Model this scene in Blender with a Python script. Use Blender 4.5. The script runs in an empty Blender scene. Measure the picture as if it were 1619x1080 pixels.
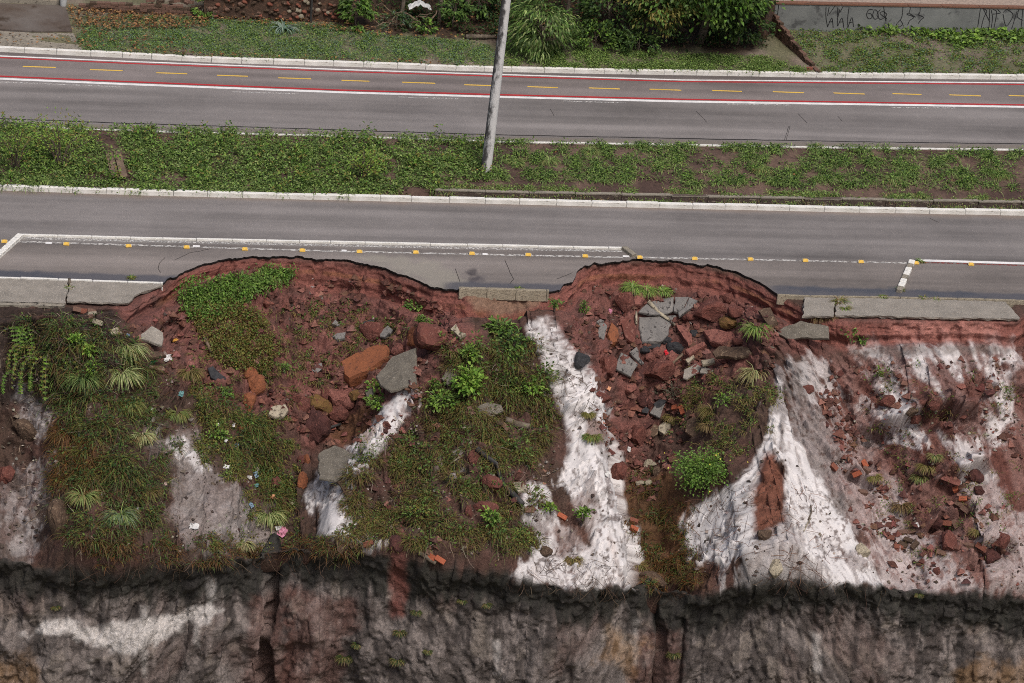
import bpy, bmesh, math, random
import numpy as np
from mathutils import Vector, Matrix
from mathutils.bvhtree import BVHTree

R = random.Random(7)
RNG = np.random.default_rng(11)
SC = bpy.context.scene
COL = SC.collection

# ------------------------------------------------------------------ camera
W, H = 1619.0, 1080.0                       # size of the photograph the measurements were taken from
PITCH, YAW, ROLL = math.radians(25.0), math.radians(9.45), math.radians(5.05)
FPX = W / 2 / math.tan(math.radians(10.0))
DIST = 75.0
fw = np.array([math.sin(YAW) * math.cos(PITCH), math.cos(YAW) * math.cos(PITCH), -math.sin(PITCH)])
rt = np.cross(fw, [0, 0, 1.0]); rt /= np.linalg.norm(rt)
up = np.cross(rt, fw)
rt, up = math.cos(ROLL) * rt + math.sin(ROLL) * up, -math.sin(ROLL) * rt + math.cos(ROLL) * up
CAM = -fw * DIST
cd = bpy.data.cameras.new('camera'); cam = bpy.data.objects.new('camera', cd); COL.objects.link(cam)
cd.sensor_width = 36; cd.lens = 18 / math.tan(math.radians(10.0)); cd.clip_start = 0.5; cd.clip_end = 3000
cam.matrix_world = Matrix(((rt[0], up[0], -fw[0], CAM[0]), (rt[1], up[1], -fw[1], CAM[1]), (rt[2], up[2], -fw[2], CAM[2]), (0, 0, 0, 1)))
SC.camera = cam

# ------------------------------------------------------------------ sky, sun, exposure (overcast)
SUN_EL, SUN_ROT = math.radians(58), math.radians(160)
wd = bpy.data.worlds.new('World'); SC.world = wd; wd.use_nodes = True
nt = wd.node_tree; nt.nodes.clear()
sky = nt.nodes.new('ShaderNodeTexSky'); sky.sky_type = 'NISHITA'; sky.sun_disc = False
sky.sun_elevation = SUN_EL; sky.sun_rotation = SUN_ROT
sky.air_density = 1.0; sky.dust_density = 6.0; sky.ozone_density = 1.0
bgn = nt.nodes.new('ShaderNodeBackground'); bgn.inputs[1].default_value = 0.08
won = nt.nodes.new('ShaderNodeOutputWorld')
nt.links.new(sky.outputs[0], bgn.inputs[0]); nt.links.new(bgn.outputs[0], won.inputs[0])
sl = bpy.data.lights.new('sun', 'SUN'); sl.energy = 1.5; sl.angle = math.radians(15); sl.color = (1, .975, .945)
so = bpy.data.objects.new('sun', sl); COL.objects.link(so)
sd = Vector((math.sin(SUN_ROT) * math.cos(SUN_EL), math.cos(SUN_ROT) * math.cos(SUN_EL), math.sin(SUN_EL)))
so.rotation_euler = sd.to_track_quat('Z', 'Y').to_euler()
SC.view_settings.view_transform = 'Standard'; SC.view_settings.look = 'None'
SC.view_settings.gamma = 1; SC.view_settings.use_curve_mapping = False
SC.view_settings.exposure = 0.5
SC.cycles.filter_width = 1.0
SC.cycles.use_denoising = False

# ------------------------------------------------------------------ measuring helpers
def ray(px, py):
    return fw + rt * ((px - W / 2) / FPX) - up * ((py - H / 2) / FPX)
def G(px, py, z=0.0):                        # point of the plane at height z seen at a measured position
    d = ray(px, py); t = (z - CAM[2]) / d[2]
    return CAM + d * t
def GY(px, py, y):                           # same for the vertical plane at depth y
    d = ray(px, py); t = (y - CAM[1]) / d[1]
    return CAM + d * t
def PR(P):                                   # where a point of the place appears (N,3)->(N,),(N,)
    d = P - CAM; w = d @ fw
    return W / 2 + FPX * (d @ rt) / w, H / 2 - FPX * (d @ up) / w
def ppm(P):                                  # photo pixels per metre at a point
    return FPX / float((np.asarray(P) - CAM) @ fw)
def line(pts, z=0.0):
    q = np.array([G(a, b, z) for a, b in pts]); o = np.argsort(q[:, 0])
    return q[o, 0], q[o, 1]
def s2l(c):
    c = c / 255.0
    return c / 12.92 if c <= .04045 else ((c + .055) / 1.055) ** 2.4
def rgb(r, g, b, k=1.0):
    return np.array([s2l(r) * k, s2l(g) * k, s2l(b) * k])

# ------------------------------------------------------------------ noise
TAB = RNG.random((256, 256))
def vn(x, y, seed=0):
    x = np.asarray(x, float) + seed * 17.31; y = np.asarray(y, float) + seed * 9.73
    xi = np.floor(x).astype(int); yi = np.floor(y).astype(int)
    u = x - xi; v = y - yi; u = u * u * u * (u * (u * 6 - 15) + 10); v = v * v * v * (v * (v * 6 - 15) + 10)
    a = TAB[xi & 255, yi & 255]; b = TAB[(xi + 1) & 255, yi & 255]
    c = TAB[xi & 255, (yi + 1) & 255]; d = TAB[(xi + 1) & 255, (yi + 1) & 255]
    return (a * (1 - u) + b * u) * (1 - v) + (c * (1 - u) + d * u) * v
def fbm(x, y, o=4, seed=0, g=.5):
    s = 0; a = 1; t = 0
    for i in range(o):
        s = s + a * vn(x * 2 ** i, y * 2 ** i, seed + i * 3); t += a; a *= g
    return s / t
def ridged(x, y, o=4, seed=0):
    s = 0; a = 1; t = 0
    for i in range(o):
        s = s + a * (1 - np.abs(2 * vn(x * 2 ** i, y * 2 ** i, seed + i * 5) - 1)); t += a; a *= .5
    return s / t
def sst(a, b, x):
    t = np.clip((x - a) / (b - a), 0, 1); return t * t * (3 - 2 * t)
def polydist(poly, x, y):                    # signed distance, positive inside
    P = np.array(poly, float); d = np.full(x.shape, 1e9); ins = np.zeros(x.shape, bool)
    for i in range(len(P)):
        a = P[i]; b = P[(i + 1) % len(P)]; e = b - a
        t = np.clip(((x - a[0]) * e[0] + (y - a[1]) * e[1]) / (e @ e + 1e-9), 0, 1)
        d = np.minimum(d, (x - a[0] - t * e[0]) ** 2 + (y - a[1] - t * e[1]) ** 2)
        c = ((a[1] <= y) != (b[1] <= y)) & (x < a[0] + (y - a[1]) * e[0] / (e[1] if abs(e[1]) > 1e-9 else 1e-9))
        ins ^= c
    d = np.sqrt(d); return np.where(ins, d, -d)
def linedist(P, x, y):
    P = np.array(P, float); d = np.full(x.shape, 1e9)
    for i in range(len(P) - 1):
        a = P[i]; e = P[i + 1] - a
        t = np.clip(((x - a[0]) * e[0] + (y - a[1]) * e[1]) / (e @ e + 1e-9), 0, 1)
        d = np.minimum(d, (x - a[0] - t * e[0]) ** 2 + (y - a[1] - t * e[1]) ** 2)
    return np.sqrt(d)

# ------------------------------------------------------------------ object helpers
def tag(o, label=None, cat=None, group=None, kind=None):
    if label: o['label'] = label
    if cat: o['category'] = cat
    if group: o['group'] = group
    if kind: o['kind'] = kind
    return o
def link(name, me, parent=None, loc=None):
    o = bpy.data.objects.new(name, me); COL.objects.link(o)
    if parent is not None: o.parent = parent
    if loc is not None: o.location = loc
    return o
def empty(name, loc=(0, 0, 0), parent=None):
    o = bpy.data.objects.new(name, None); o.empty_display_size = .2; COL.objects.link(o)
    o.location = Vector(loc)
    if parent: o.parent = parent
    return o
def npmesh(name, V, F, mats, col=None, smooth=False, mi=None):
    V = np.asarray(V, np.float32); F = np.asarray(F, np.int32); n = F.shape[1]
    me = bpy.data.meshes.new(name)
    me.vertices.add(len(V)); me.vertices.foreach_set('co', V.ravel())
    me.loops.add(F.size); me.loops.foreach_set('vertex_index', F.ravel())
    me.polygons.add(len(F)); me.polygons.foreach_set('loop_start', np.arange(0, F.size, n, dtype=np.int32))
    me.polygons.foreach_set('loop_total', np.full(len(F), n, np.int32))
    if mi is not None: me.polygons.foreach_set('material_index', np.asarray(mi, np.int32))
    me.update(calc_edges=True)
    me.polygons.foreach_set('use_smooth', np.full(len(F), smooth, bool))
    for m in (mats if isinstance(mats, (list, tuple)) else [mats]): me.materials.append(m)
    if col is not None:
        c = np.ones((len(V), 4), np.float32); col = np.asarray(col); c[:, :col.shape[1]] = col
        a = me.color_attributes.new('col', 'FLOAT_COLOR', 'POINT'); a.data.foreach_set('color', c.ravel())
    return me
def grid_faces(nr, nc):
    i = np.arange(nr * nc).reshape(nr, nc)
    return np.stack([i[1:, :-1], i[1:, 1:], i[:-1, 1:], i[:-1, :-1]], -1).reshape(-1, 4)

# ------------------------------------------------------------------ materials
def newmat(name):
    m = bpy.data.materials.new(name); m.use_nodes = True
    n = m.node_tree.nodes; b = n['Principled BSDF']; b.inputs['Specular IOR Level'].default_value = .25
    return m, n, m.node_tree.links, b
def coords(n):
    return n.new('ShaderNodeTexCoord').outputs['Object']
def nz(n, l, co, scale, detail=4, rough=.6):
    t = n.new('ShaderNodeTexNoise'); t.inputs['Scale'].default_value = scale
    t.inputs['Detail'].default_value = detail; t.inputs['Roughness'].default_value = rough
    l.new(co, t.inputs['Vector']); return t.outputs['Fac']
def mrange(n, l, v, a, b, c, d):
    t = n.new('ShaderNodeMapRange'); l.new(v, t.inputs[0])
    for i, x in enumerate((a, b, c, d)): t.inputs[i + 1].default_value = x
    return t.outputs[0]
def vmul(n, l, c, f):
    t = n.new('ShaderNodeVectorMath'); t.operation = 'SCALE'; l.new(c, t.inputs[0]); l.new(f, t.inputs['Scale']); return t.outputs[0]
def mixc(n, l, f, a, b):
    t = n.new('ShaderNodeMix'); t.data_type = 'RGBA'
    for s, v in ((t.inputs['Factor'], f), (t.inputs['A'], a), (t.inputs['B'], b)):
        if hasattr(v, 'node'): l.new(v, s)
        else: s.default_value = v if isinstance(v, float) else (*v[:3], 1)
    return t.outputs['Result']
def bump(n, l, b, h, dist, st=1.0, prev=None):
    t = n.new('ShaderNodeBump'); t.inputs['Distance'].default_value = dist; t.inputs['Strength'].default_value = st
    l.new(h, t.inputs['Height'])
    if prev is not None: l.new(prev, t.inputs['Normal'])
    l.new(t.outputs[0], b.inputs['Normal']); return t.outputs[0]
def mat_attr(name, rough=.9, fine=18, lo=.72, hi=1.28, bdist=.02, bscale=9, alpha_rough=False, speck=None, soft=False):
    m, n, l, b = newmat(name); co = coords(n)
    a = n.new('ShaderNodeVertexColor'); a.layer_name = 'col'
    f = mrange(n, l, nz(n, l, co, fine, 6, .7), .25, .75, lo, hi)
    if soft:                                  # smooth ground (alpha 0) takes little grain
        mf = n.new('ShaderNodeMix'); l.new(a.outputs['Alpha'], mf.inputs[0]); mf.inputs[2].default_value = 1.0; l.new(f, mf.inputs[3]); f = mf.outputs[0]
    c = vmul(n, l, a.outputs['Color'], f)
    if speck:
        s = mrange(n, l, nz(n, l, co, speck, 2, .5), .62, .72, 1.0, 1.7)
        c = vmul(n, l, c, s)
    l.new(c, b.inputs['Base Color'])
    if alpha_rough: l.new(a.outputs['Alpha'], b.inputs['Roughness'])
    else: b.inputs['Roughness'].default_value = rough
    if bdist:
        bump(n, l, b, nz(n, l, co, bscale, 8, .7), bdist)
        if soft: l.new(a.outputs['Alpha'], [x for x in n if x.type == 'BUMP'][0].inputs['Strength'])
    return m
def mat_noise(name, c1, c2, scale=6, rough=.85, bscale=25, bdist=.01, c3=None, s3=60, lo3=.56):
    m, n, l, b = newmat(name); co = coords(n)
    f = mrange(n, l, nz(n, l, co, scale, 6, .65), .3, .7, 0, 1)
    c = mixc(n, l, f, c1, c2)
    if c3 is not None:
        c = mixc(n, l, mrange(n, l, nz(n, l, co, s3, 5, .6), lo3, lo3 + .08, 0, 1), c, c3)
    l.new(c, b.inputs['Base Color']); b.inputs['Roughness'].default_value = rough
    if bdist: bump(n, l, b, nz(n, l, co, bscale, 6, .65), bdist)
    return m
def mat_worn(name, c, lo, hi, scale=9, stretch=(1, 1, 1), dirt=None):
    m, n, l, b = newmat(name)
    mp = n.new('ShaderNodeMapping'); mp.inputs['Scale'].default_value = stretch
    l.new(coords(n), mp.inputs['Vector']); co = mp.outputs[0]
    cc = mixc(n, l, mrange(n, l, nz(n, l, co, 3.0, 5, .6), .35, .7, 0, 1), c, np.array(c) * .72 if dirt is None else dirt)
    l.new(cc, b.inputs['Base Color']); b.inputs['Roughness'].default_value = .7
    tr = n.new('ShaderNodeBsdfTransparent'); mx = n.new('ShaderNodeMixShader')
    l.new(mrange(n, l, nz(n, l, co, scale, 8, .75), lo, hi, 0, 1), mx.inputs[0])
    l.new(tr.outputs[0], mx.inputs[1]); l.new(b.outputs[0], mx.inputs[2])
    l.new(mx.outputs[0], n['Material Output'].inputs['Surface'])
    return m
def mat_leaf(name, rough=.55, trans=.25):
    m, n, l, b = newmat(name)
    a = n.new('ShaderNodeVertexColor'); a.layer_name = 'col'
    l.new(a.outputs['Color'], b.inputs['Base Color']); b.inputs['Roughness'].default_value = rough
    t = n.new('ShaderNodeBsdfTranslucent'); mx = n.new('ShaderNodeMixShader'); mx.inputs[0].default_value = trans
    l.new(a.outputs['Color'], t.inputs['Color'])
    l.new(b.outputs[0], mx.inputs[1]); l.new(t.outputs[0], mx.inputs[2])
    l.new(mx.outputs[0], n['Material Output'].inputs['Surface'])
    return m
M = {}
M['soil'] = mat_attr('soil', .92, 16, .5, 1.5, .06, 9, soft=True)
M['ground'] = mat_attr('verge_soil', .92, 10, .6, 1.4, .03, 8)
M['asphalt'] = mat_attr('asphalt', .8, 34, .62, 1.38, .004, 90, alpha_rough=True, speck=30)
M['asphalt_edge'] = mat_noise('asphalt_edge', rgb(22, 21, 22), rgb(52, 49, 48), 20, .8, 30, .03)
M['leaf'] = mat_leaf('leaf')
M['blade'] = mat_leaf('blade', .6, .2)
M['bark'] = mat_noise('bark', rgb(70, 60, 50), rgb(120, 110, 98), 9, .9, 30, .02)
M['kerb'] = mat_noise('kerb_paint', rgb(226, 224, 220), rgb(190, 187, 178), 2, .8, 40, .004, rgb(120, 112, 100), 2.2, .6)
M['concrete'] = mat_noise('concrete', rgb(150, 142, 128), rgb(112, 106, 97), 3, .9, 30, .01, rgb(70, 66, 60), 11)
M['aggregate'] = mat_noise('exposed_aggregate', rgb(118, 112, 104), rgb(142, 135, 126), 2.5, .85, 45, .012, rgb(178, 172, 162), 38, .57)
M['aggregate_dark'] = mat_noise('mossy_aggregate', rgb(84, 78, 70), rgb(112, 106, 96), 3, .85, 45, .012, rgb(150, 143, 132), 36, .58)
M['slab_asphalt'] = mat_noise('broken_asphalt', rgb(98, 95, 93), rgb(124, 120, 116), 4, .85, 60, .012, rgb(58, 55, 54), 9)
M['black_asphalt'] = mat_noise('black_asphalt', rgb(34, 34, 37), rgb(60, 60, 62), 8, .7, 40, .02)
M['red_clod'] = mat_noise('red_clod', rgb(110, 66, 57), rgb(86, 54, 49), 3, .95, 12, .05, rgb(128, 90, 80), 14)
M['pink_clod'] = mat_noise('pink_clod', rgb(138, 92, 82), rgb(112, 70, 63), 3, .95, 12, .05, rgb(90, 56, 52), 12)
M['dark_clod'] = mat_noise('dark_clod', rgb(82, 50, 46), rgb(60, 40, 38), 3, .95, 12, .05, rgb(104, 66, 59), 12)
M['orange_clod'] = mat_noise('orange_clod', rgb(136, 84, 57), rgb(114, 70, 50), 2.5, .95, 12, .03, rgb(96, 62, 47), 12)
M['mossy_clod'] = mat_noise('mossy_clod', rgb(116, 84, 52), rgb(94, 78, 44), 4, .95, 12, .04, rgb(104, 64, 52), 8)
M['brown_clod'] = mat_noise('brown_clod', rgb(96, 78, 64), rgb(68, 54, 46), 3, .95, 14, .05, rgb(124, 106, 88), 10)
M['brick'] = mat_noise('brick', rgb(132, 82, 66), rgb(108, 66, 54), 8, .9, 30, .01, rgb(98, 60, 50), 20)
M['brick_bright'] = mat_noise('bright_brick', rgb(164, 92, 66), rgb(142, 78, 57), 8, .9, 30, .01)
M['brick_dull'] = mat_noise('dull_brick', rgb(112, 84, 72), rgb(88, 64, 56), 8, .9, 30, .01, rgb(140, 128, 110), 14)
M['wood'] = mat_noise('old_wood', rgb(128, 110, 92), rgb(86, 72, 62), 4, .9, 30, .01)
M['pale_stone'] = mat_noise('pale_stone', rgb(170, 160, 140), rgb(128, 118, 102), 5, .9, 25, .02, rgb(84, 76, 66), 12)

# ------------------------------------------------------------------ terrain: scarp, debris slope and cliff, swept along X
def dens(a, b, s): return np.arange(a, b, s)
XL, XR = -17.5, 22.5
XS = np.concatenate([dens(-60, XL, .8), dens(XL, XR, .034), dens(XR, 62, .8)])
EDGE = [(-400, 476), (0, 484), (100, 488), (202, 484), (212, 477), (250, 455), (268, 443), (300, 426), (358, 409), (400, 407), (460, 409), (540, 412), (600, 421), (645, 438),
        (682, 453), (722, 458), (740, 462), (865, 464), (885, 460), (912, 431), (925, 421), (975, 413), (1010, 411), (1060, 413), (1120, 421), (1170, 433), (1210, 451),
        (1232, 464), (1262, 477), (1296, 495), (1345, 506), (1612, 508), (1645, 478), (2000, 490)]
ex, ey = line(EDGE)
def edgeY(X): return np.interp(X, ex, ey)
y0a, y0b = G(0, 484), G(1612, 508)
def refY(X): return y0a[1] + (X - y0a[0]) * (y0b[1] - y0a[1]) / (y0b[0] - y0a[0])
SB = [(-400, 492, .3), (0, 500, .3), (120, 503, .35), (195, 512, .3), (235, 492, .25), (265, 476, .2), (300, 450, .15), (360, 434, .15), (420, 432, .15), (470, 450, .2), (540, 462, .25), (600, 470, .3),
      (650, 488, .3), (700, 502, .35), (740, 512, .6), (790, 520, .9), (850, 508, .7), (880, 492, .4), (905, 478, .35), (925, 460, .3), (960, 452, .2), (1010, 446, .2), (1060, 452, .2),
      (1120, 462, .2), (1180, 476, .25), (1225, 500, .3), (1262, 520, .35), (1296, 542, .2), (1350, 545, .1), (1450, 540, .1), (1540, 538, .1), (1612, 545, .15), (1645, 540, .3), (2000, 548, .3)]
sb = []
for a, b, o in SB:
    X = G(a, b, -.8)[0]
    for _ in range(8):
        p = GY(a, b, edgeY(X) - o); X = p[0]
    sb.append((p[0], p[2], o))
sb = np.array(sorted(sb))
LIP = [(-500, 880, -6.2), (-100, 880, -6.1), (0, 884, -6.1), (160, 904, -6.6), (280, 894, -6.3), (350, 886, -6.2), (428, 878, -5.5), (530, 871, -5.9), (640, 886, -6.5), (800, 916, -6.8), (900, 930, -7.0), (1000, 928, -6.6),
       (1028, 940, -6.0), (1110, 940, -6.2), (1200, 916, -6.6), (1330, 927, -6.9), (1450, 930, -6.6), (1619, 940, -6.4), (2100, 950, -6.4)]
lp = []
for a, b, o in LIP:
    X = G(a, b, -6)[0]
    for _ in range(8):
        p = GY(a, b, refY(X) + o); X = p[0]
    lp.append((p[0], p[1], p[2]))
lp = np.array(sorted(lp))
NB, NS, NC, ND = 34, 262, 130, 14
def terrain_base(X):
    n = len(X); E = edgeY(X) + (fbm(X * 2.2, X * 0 + 3, 4, 5) - .5) * .18
    o = np.interp(X, sb[:, 0], sb[:, 2]); zb = np.interp(X, sb[:, 0], sb[:, 1])
    Yb = E - o
    xs_ = np.arange(-62, 64, .1); ker = np.exp(-.5 * (np.arange(-50, 51) * .1 / 1.3) ** 2); ker /= ker.sum()
    sm = lambda a: np.interp(X, xs_, np.convolve(np.pad(np.interp(xs_, X, a), 50, mode='edge'), ker, 'valid'))
    Ys, zs = sm(Yb), sm(zb)
    Yl = np.interp(X, lp[:, 0], lp[:, 1]) + (fbm(X * .9, X * 0 + 1, 4, 9) - .5) * .5
    zl = np.interp(X, lp[:, 0], lp[:, 2]) + (fbm(X * .7, X * 0 + 8, 3, 13) - .5) * .25
    rows = []
    topz = np.where(sst(0, 1, (X - G(262, 443)[0]) * 4) * (1 - sst(0, 1, (X - G(1268, 470)[0]) * 4)) > .5, -.075, -.0)
    topz = np.full(n, -.09)
    rows.append((E + .9, topz)); rows.append((E + .22, topz))
    for v in np.linspace(0, 1, NB):
        w = v ** .75
        rows.append((E + .09 + (Yb - E - .09) * (v ** 1.5), topz + (zb - topz) * w))
    for v in np.linspace(0, 1, NS + 1)[1:]:
        sag = .35 * 4 * v * (1 - v)
        kf = 1 - sst(.0, .45, v); yb_s = Ys + (Yb - Ys) * kf; zb_s = zs + (zb - zs) * kf
        rows.append((yb_s + (Yl - yb_s) * v, zb_s + (zl - zb_s) * v - sag * .8))
    for v in np.linspace(0, 1, NC + 1)[1:]:
        h = v * 5.2
        off = .02 - .22 * sst(0, .25, h) * (1 - .5 * sst(.8, 1.4, h)) - .30 * sst(1.0, 2.2, h) * -1 - 0.05 * h
        rows.append((Yl - off * 0 + np.full(n, .16 * sst(.05, .5, h) - .35 * sst(1.1, 2.4, h) - .03 * h), zl - h))
    for v in np.linspace(0, 1, ND + 1)[1:]:
        rows.append((Yl - .5 - 2.5 * v * v, zl - 5.2 - 20 * v))
    P = np.empty((len(rows), n, 3))
    for i, (y, z) in enumerate(rows): P[i, :, 0] = X; P[i, :, 1] = y; P[i, :, 2] = z
    return P
TB = terrain_base(XS)
nr, nc = TB.shape[:2]
r0, r1, r2 = 1, 1 + NB, 1 + NB + NS          # last ledge row, scarp foot, lip
d0 = np.gradient(TB, axis=0); d1 = np.gradient(TB, axis=1)
N = np.cross(d0, d1); N /= (np.linalg.norm(N, axis=2, keepdims=True) + 1e-9)
if N[r1 + 50, nc // 2, 2] < 0: N = -N
for k in range(12):                           # soften the normals where the profile bends
    N[1:-1] = (N[:-2] + N[1:-1] * 2 + N[2:]) / 4
N /= (np.linalg.norm(N, axis=2, keepdims=True) + 1e-9)
S = np.concatenate([np.zeros((1, nc)), np.cumsum(np.linalg.norm(np.diff(TB, axis=0), axis=2), axis=0)])
PX, PY = PR(TB.reshape(-1, 3)); PX = PX.reshape(nr, nc); PY = PY.reshape(nr, nc)
XX = TB[:, :, 0]
row = np.arange(nr)[:, None] * np.ones((1, nc))
k_sc = sst(r0, r0 + 6, row) * (1 - sst(r1 - 4, r1 + 8, row))          # scarp
k_sl = sst(r1 - 4, r1 + 10, row) * (1 - sst(r2 - 6, r2 + 2, row))     # slope
k_cl = sst(r2 - 6, r2 + 2, row)                                       # cliff
THX = [-100, 100, 300, 400, 440, 470, 560, 700, 790, 860, 930, 1005, 1030, 1100, 1200, 1225, 1250, 1300, 1450, 1619, 1750]
THD = [-12, -10, 12, 12, 0, -15, -30, -15, 0, 20, 25, 12, -10, -28, -35, -10, 15, 32, 30, 22, 20]
th = np.radians(np.interp(PX, THX, THD))
thd = np.degrees(th); ANG = [-36, -18, 0, 18, 36]
def flow(fn, a, b, o, seed):                  # noise drawn out along the local fall line
    out = np.zeros(PX.shape)
    for i, t in enumerate(ANG):
        w = np.clip(1 - np.abs(thd - t) / 18, 0, 1); c, s_ = math.cos(math.radians(t)), math.sin(math.radians(t))
        k = w > 0
        x = PX[k]; y = PY[k]
        out[k] += w[k] * fn((x * c - y * s_) / a, (x * s_ + y * c) / b, o, seed + i * 2)
    return out

relief = np.zeros((nr, nc))
def rg(pts, amp, wid):
    global relief
    relief += amp * np.exp(-(linedist(pts, PX, PY) / wid) ** 2)
rg([(850, 530), (895, 620), (925, 700), (950, 780), (985, 890)], .75, 45)
rg([(740, 560), (640, 650), (575, 730), (530, 830)], .55, 42)
rg([(765, 620), (745, 760), (740, 860)], .6, 110)
rg([(520, 660), (470, 750), (432, 890)], -.75, 72)
rg([(545, 560), (525, 640)], -.25, 60)
rg([(1040, 640), (1005, 740), (1027, 940)], -.95, 60)
rg([(1075, 540), (1050, 620)], -.3, 60)
rg([(1228, 560), (1232, 640), (1215, 720), (1222, 820), (1230, 920)], .85, 75)
rg([(120, 570), (180, 700), (165, 870)], .7, 100)
rg([(40, 560), (30, 700), (45, 880)], -.5, 50)
rg([(310, 600), (330, 740), (340, 850)], .25, 60)
rg([(1330, 600), (1400, 760), (1440, 920)], -.4, 50)
rg([(1430, 600), (1510, 750), (1560, 920)], .45, 50)
rg([(370, 470), (380, 540)], .45, 50)
relief += .30 * (flow(ridged, 38, 260, 3, 33) - .55) * sst(1290, 1350, PX)
relief *= 1.25 * np.clip(k_sl + .25 * k_cl * (1 - sst(r2, r2 + 60, row)), 0, 1)
# ledges with dark undersides on the right flank
for pts, a in (([(1375, 668), (1420, 672), (1470, 664), (1530, 668)], .35), ([(1480, 772), (1540, 760)], .28), ([(1340, 742), (1385, 750)], .2), ([(1470, 830), (1500, 828)], .25), ([(1540, 885), (1590, 880)], .25)):
    P = np.array(pts, float); yy = np.interp(PX, P[:, 0], P[:, 1]) + (fbm(PX * .06, PX * 0, 3, 71) - .5) * 22
    ink = sst(P[0, 0] - 15, P[0, 0] + 5, PX) * (1 - sst(P[-1, 0] - 5, P[-1, 0] + 15, PX)) * k_sl
    dy = PY - yy
    relief += ink * a * 1.7 * (sst(-30, -2, dy) * (1 - sst(-1, 3, dy)) - .7 * sst(-1, 3, dy) * (1 - sst(6, 34, dy)))
stre = flow(ridged, 26, 150, 4, 31)
stre2 = flow(ridged, 9, 60, 3, 37)
n1 = fbm(XX * .8, S * .8, 5, 41); n2 = fbm(XX * 3.2, S * 3.2, 4, 47); n3 = fbm(XX * 9, S * 9, 3, 53)
wob = (fbm(PX / 28, PY / 28, 4, 127) - .5) * 46 + (fbm(PX / 7, PY / 7, 3, 131) - .5) * 18
stk = (stre - .5) * 60 + (stre2 - .5) * 40
def pm(poly, soft=8, wamp=1.0, samp=0.0, k=1.0):
    m = np.zeros((nr, nc)); P = np.array(poly)
    bb = (PX > P[:, 0].min() - 70) & (PX < P[:, 0].max() + 70) & (PY > P[:, 1].min() - 70) & (PY < P[:, 1].max() + 70)
    x = PX[bb]; y = PY[bb]
    d = polydist(poly, x, y) + wob[bb] * wamp + stk[bb] * samp
    m[bb] = sst(-soft, soft, d) * k
    return m
sand = np.maximum.reduce([
    pm([(845, 515), (870, 515), (935, 600), (976, 690), (980, 770), (970, 780), (1000, 840), (1014, 888), (985, 896), (950, 880), (925, 820), (898, 752), (905, 705), (890, 660), (868, 600)], 5, .36, .4),
    pm([(842, 772), (872, 756), (882, 800), (905, 862), (1000, 885), (1005, 925), (900, 932), (805, 912), (852, 870), (836, 810)], 6, .6, .5, .9),
    pm([(652, 608), (658, 632), (582, 728), (500, 800), (490, 772), (562, 700), (618, 640)], 5, .35, .3),
    pm([(490, 765), (548, 738), (552, 800), (612, 832), (600, 862), (515, 835)], 6, .6, .5),
    pm([(1233, 605), (1252, 690), (1292, 760), (1352, 850), (1398, 922), (1312, 922), (1272, 850), (1247, 790), (1247, 722), (1216, 712), (1188, 800), (1190, 872), (1150, 885), (1095, 880), (1082, 830), (1128, 790), (1188, 745), (1222, 680)], 5, .4, .4),
    pm([(1345, 548), (1602, 538), (1606, 575), (1500, 588), (1400, 572)], 8, .8, .8),
    pm([(1556, 585), (1602, 585), (1590, 690), (1572, 705)], 6, .5, .3, .9),
    pm([(1478, 598), (1502, 600), (1547, 660), (1542, 690), (1508, 668)], 6, .5, .5, .9),
    pm([(1488, 690), (1562, 690), (1562, 750), (1528, 764)], 6, .5, .5, .9),
    pm([(1378, 588), (1398, 590), (1440, 650), (1462, 692), (1436, 692)], 5, .5, .6),
    pm([(1372, 640), (1420, 660), (1432, 702), (1375, 692)], 5, .6, .6, .9),
    pm([(1262, 590), (1300, 580), (1322, 632), (1285, 622)], 6, .8, .9, .6),
    pm([(1300, 640), (1330, 650), (1420, 800), (1440, 900), (1400, 900), (1350, 780)], 6, .9, .9, .25),
    pm([(1500, 700), (1530, 700), (1619, 850), (1619, 930), (1570, 930)], 6, .8, .7, .4),
    pm([(1380, 770), (1410, 760), (1450, 850), (1560, 935), (1390, 930)], 10, 1.0, .9, .5),
    pm([(30, 605), (78, 640), (60, 700), (35, 660)], 8, .6, .4, .5),
    pm([(5, 780), (80, 735), (62, 830), (32, 885), (-60, 885)], 8, .9, .9, .38),
    pm([(246, 672), (276, 690), (332, 740), (316, 740), (262, 702)], 4, .5, .4, .9),
    pm([(1186, 845), (1250, 800), (1315, 925), (1180, 925)], 6, 1.2, 1.2, .6),
    pm([(1240, 596), (1275, 600), (1330, 700), (1372, 800), (1352, 850), (1292, 760), (1252, 690)], 6, .9, 1.2, .3),
    pm([(300, 745), (380, 790), (398, 850), (340, 860), (285, 800)], 6, 1.1, 1.6, .22),
    pm([(700, 735), (725, 715), (735, 745), (700, 765)], 6, .8, .3, .4),
    pm([(585, 815), (615, 825), (605, 868), (575, 850)], 6, .6, .4)])
sand *= (1 - .7 * sst(.60, .70, fbm(PX / 6, PY / 6, 3, 151)) * sst(.35, .6, fbm(PX / 50, PY / 50, 2, 157)))
sand *= 1 - .45 * sst(.74, .84, flow(ridged, 6, 90, 3, 43))
sand *= 1 - sst(1335, 1365, PX) * (1 - sst(740, 790, PY)) * (1 - .85 * sst(.40, .56, flow(fbm, 15, 70, 4, 45))) * .9
sand *= 1 - (1 - sst(400, 425, PX)) * .8 * sst(.34, .54, flow(fbm, 9, 34, 4, 49)) * sst(.3, .55, fbm(PX / 24, PY / 24, 3, 51))
sand *= 1 - .5 * sst(.66, .76, stre2) * sst(.45, .65, fbm(PX / 60, PY / 60, 2, 159))
rough_m = np.clip(sst(.35, .65, fbm(PX / 90, PY / 90, 3, 61)) + .3, 0, 1) * (1 - .93 * sand)
stk_m = 1 - .86 * sand
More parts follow.
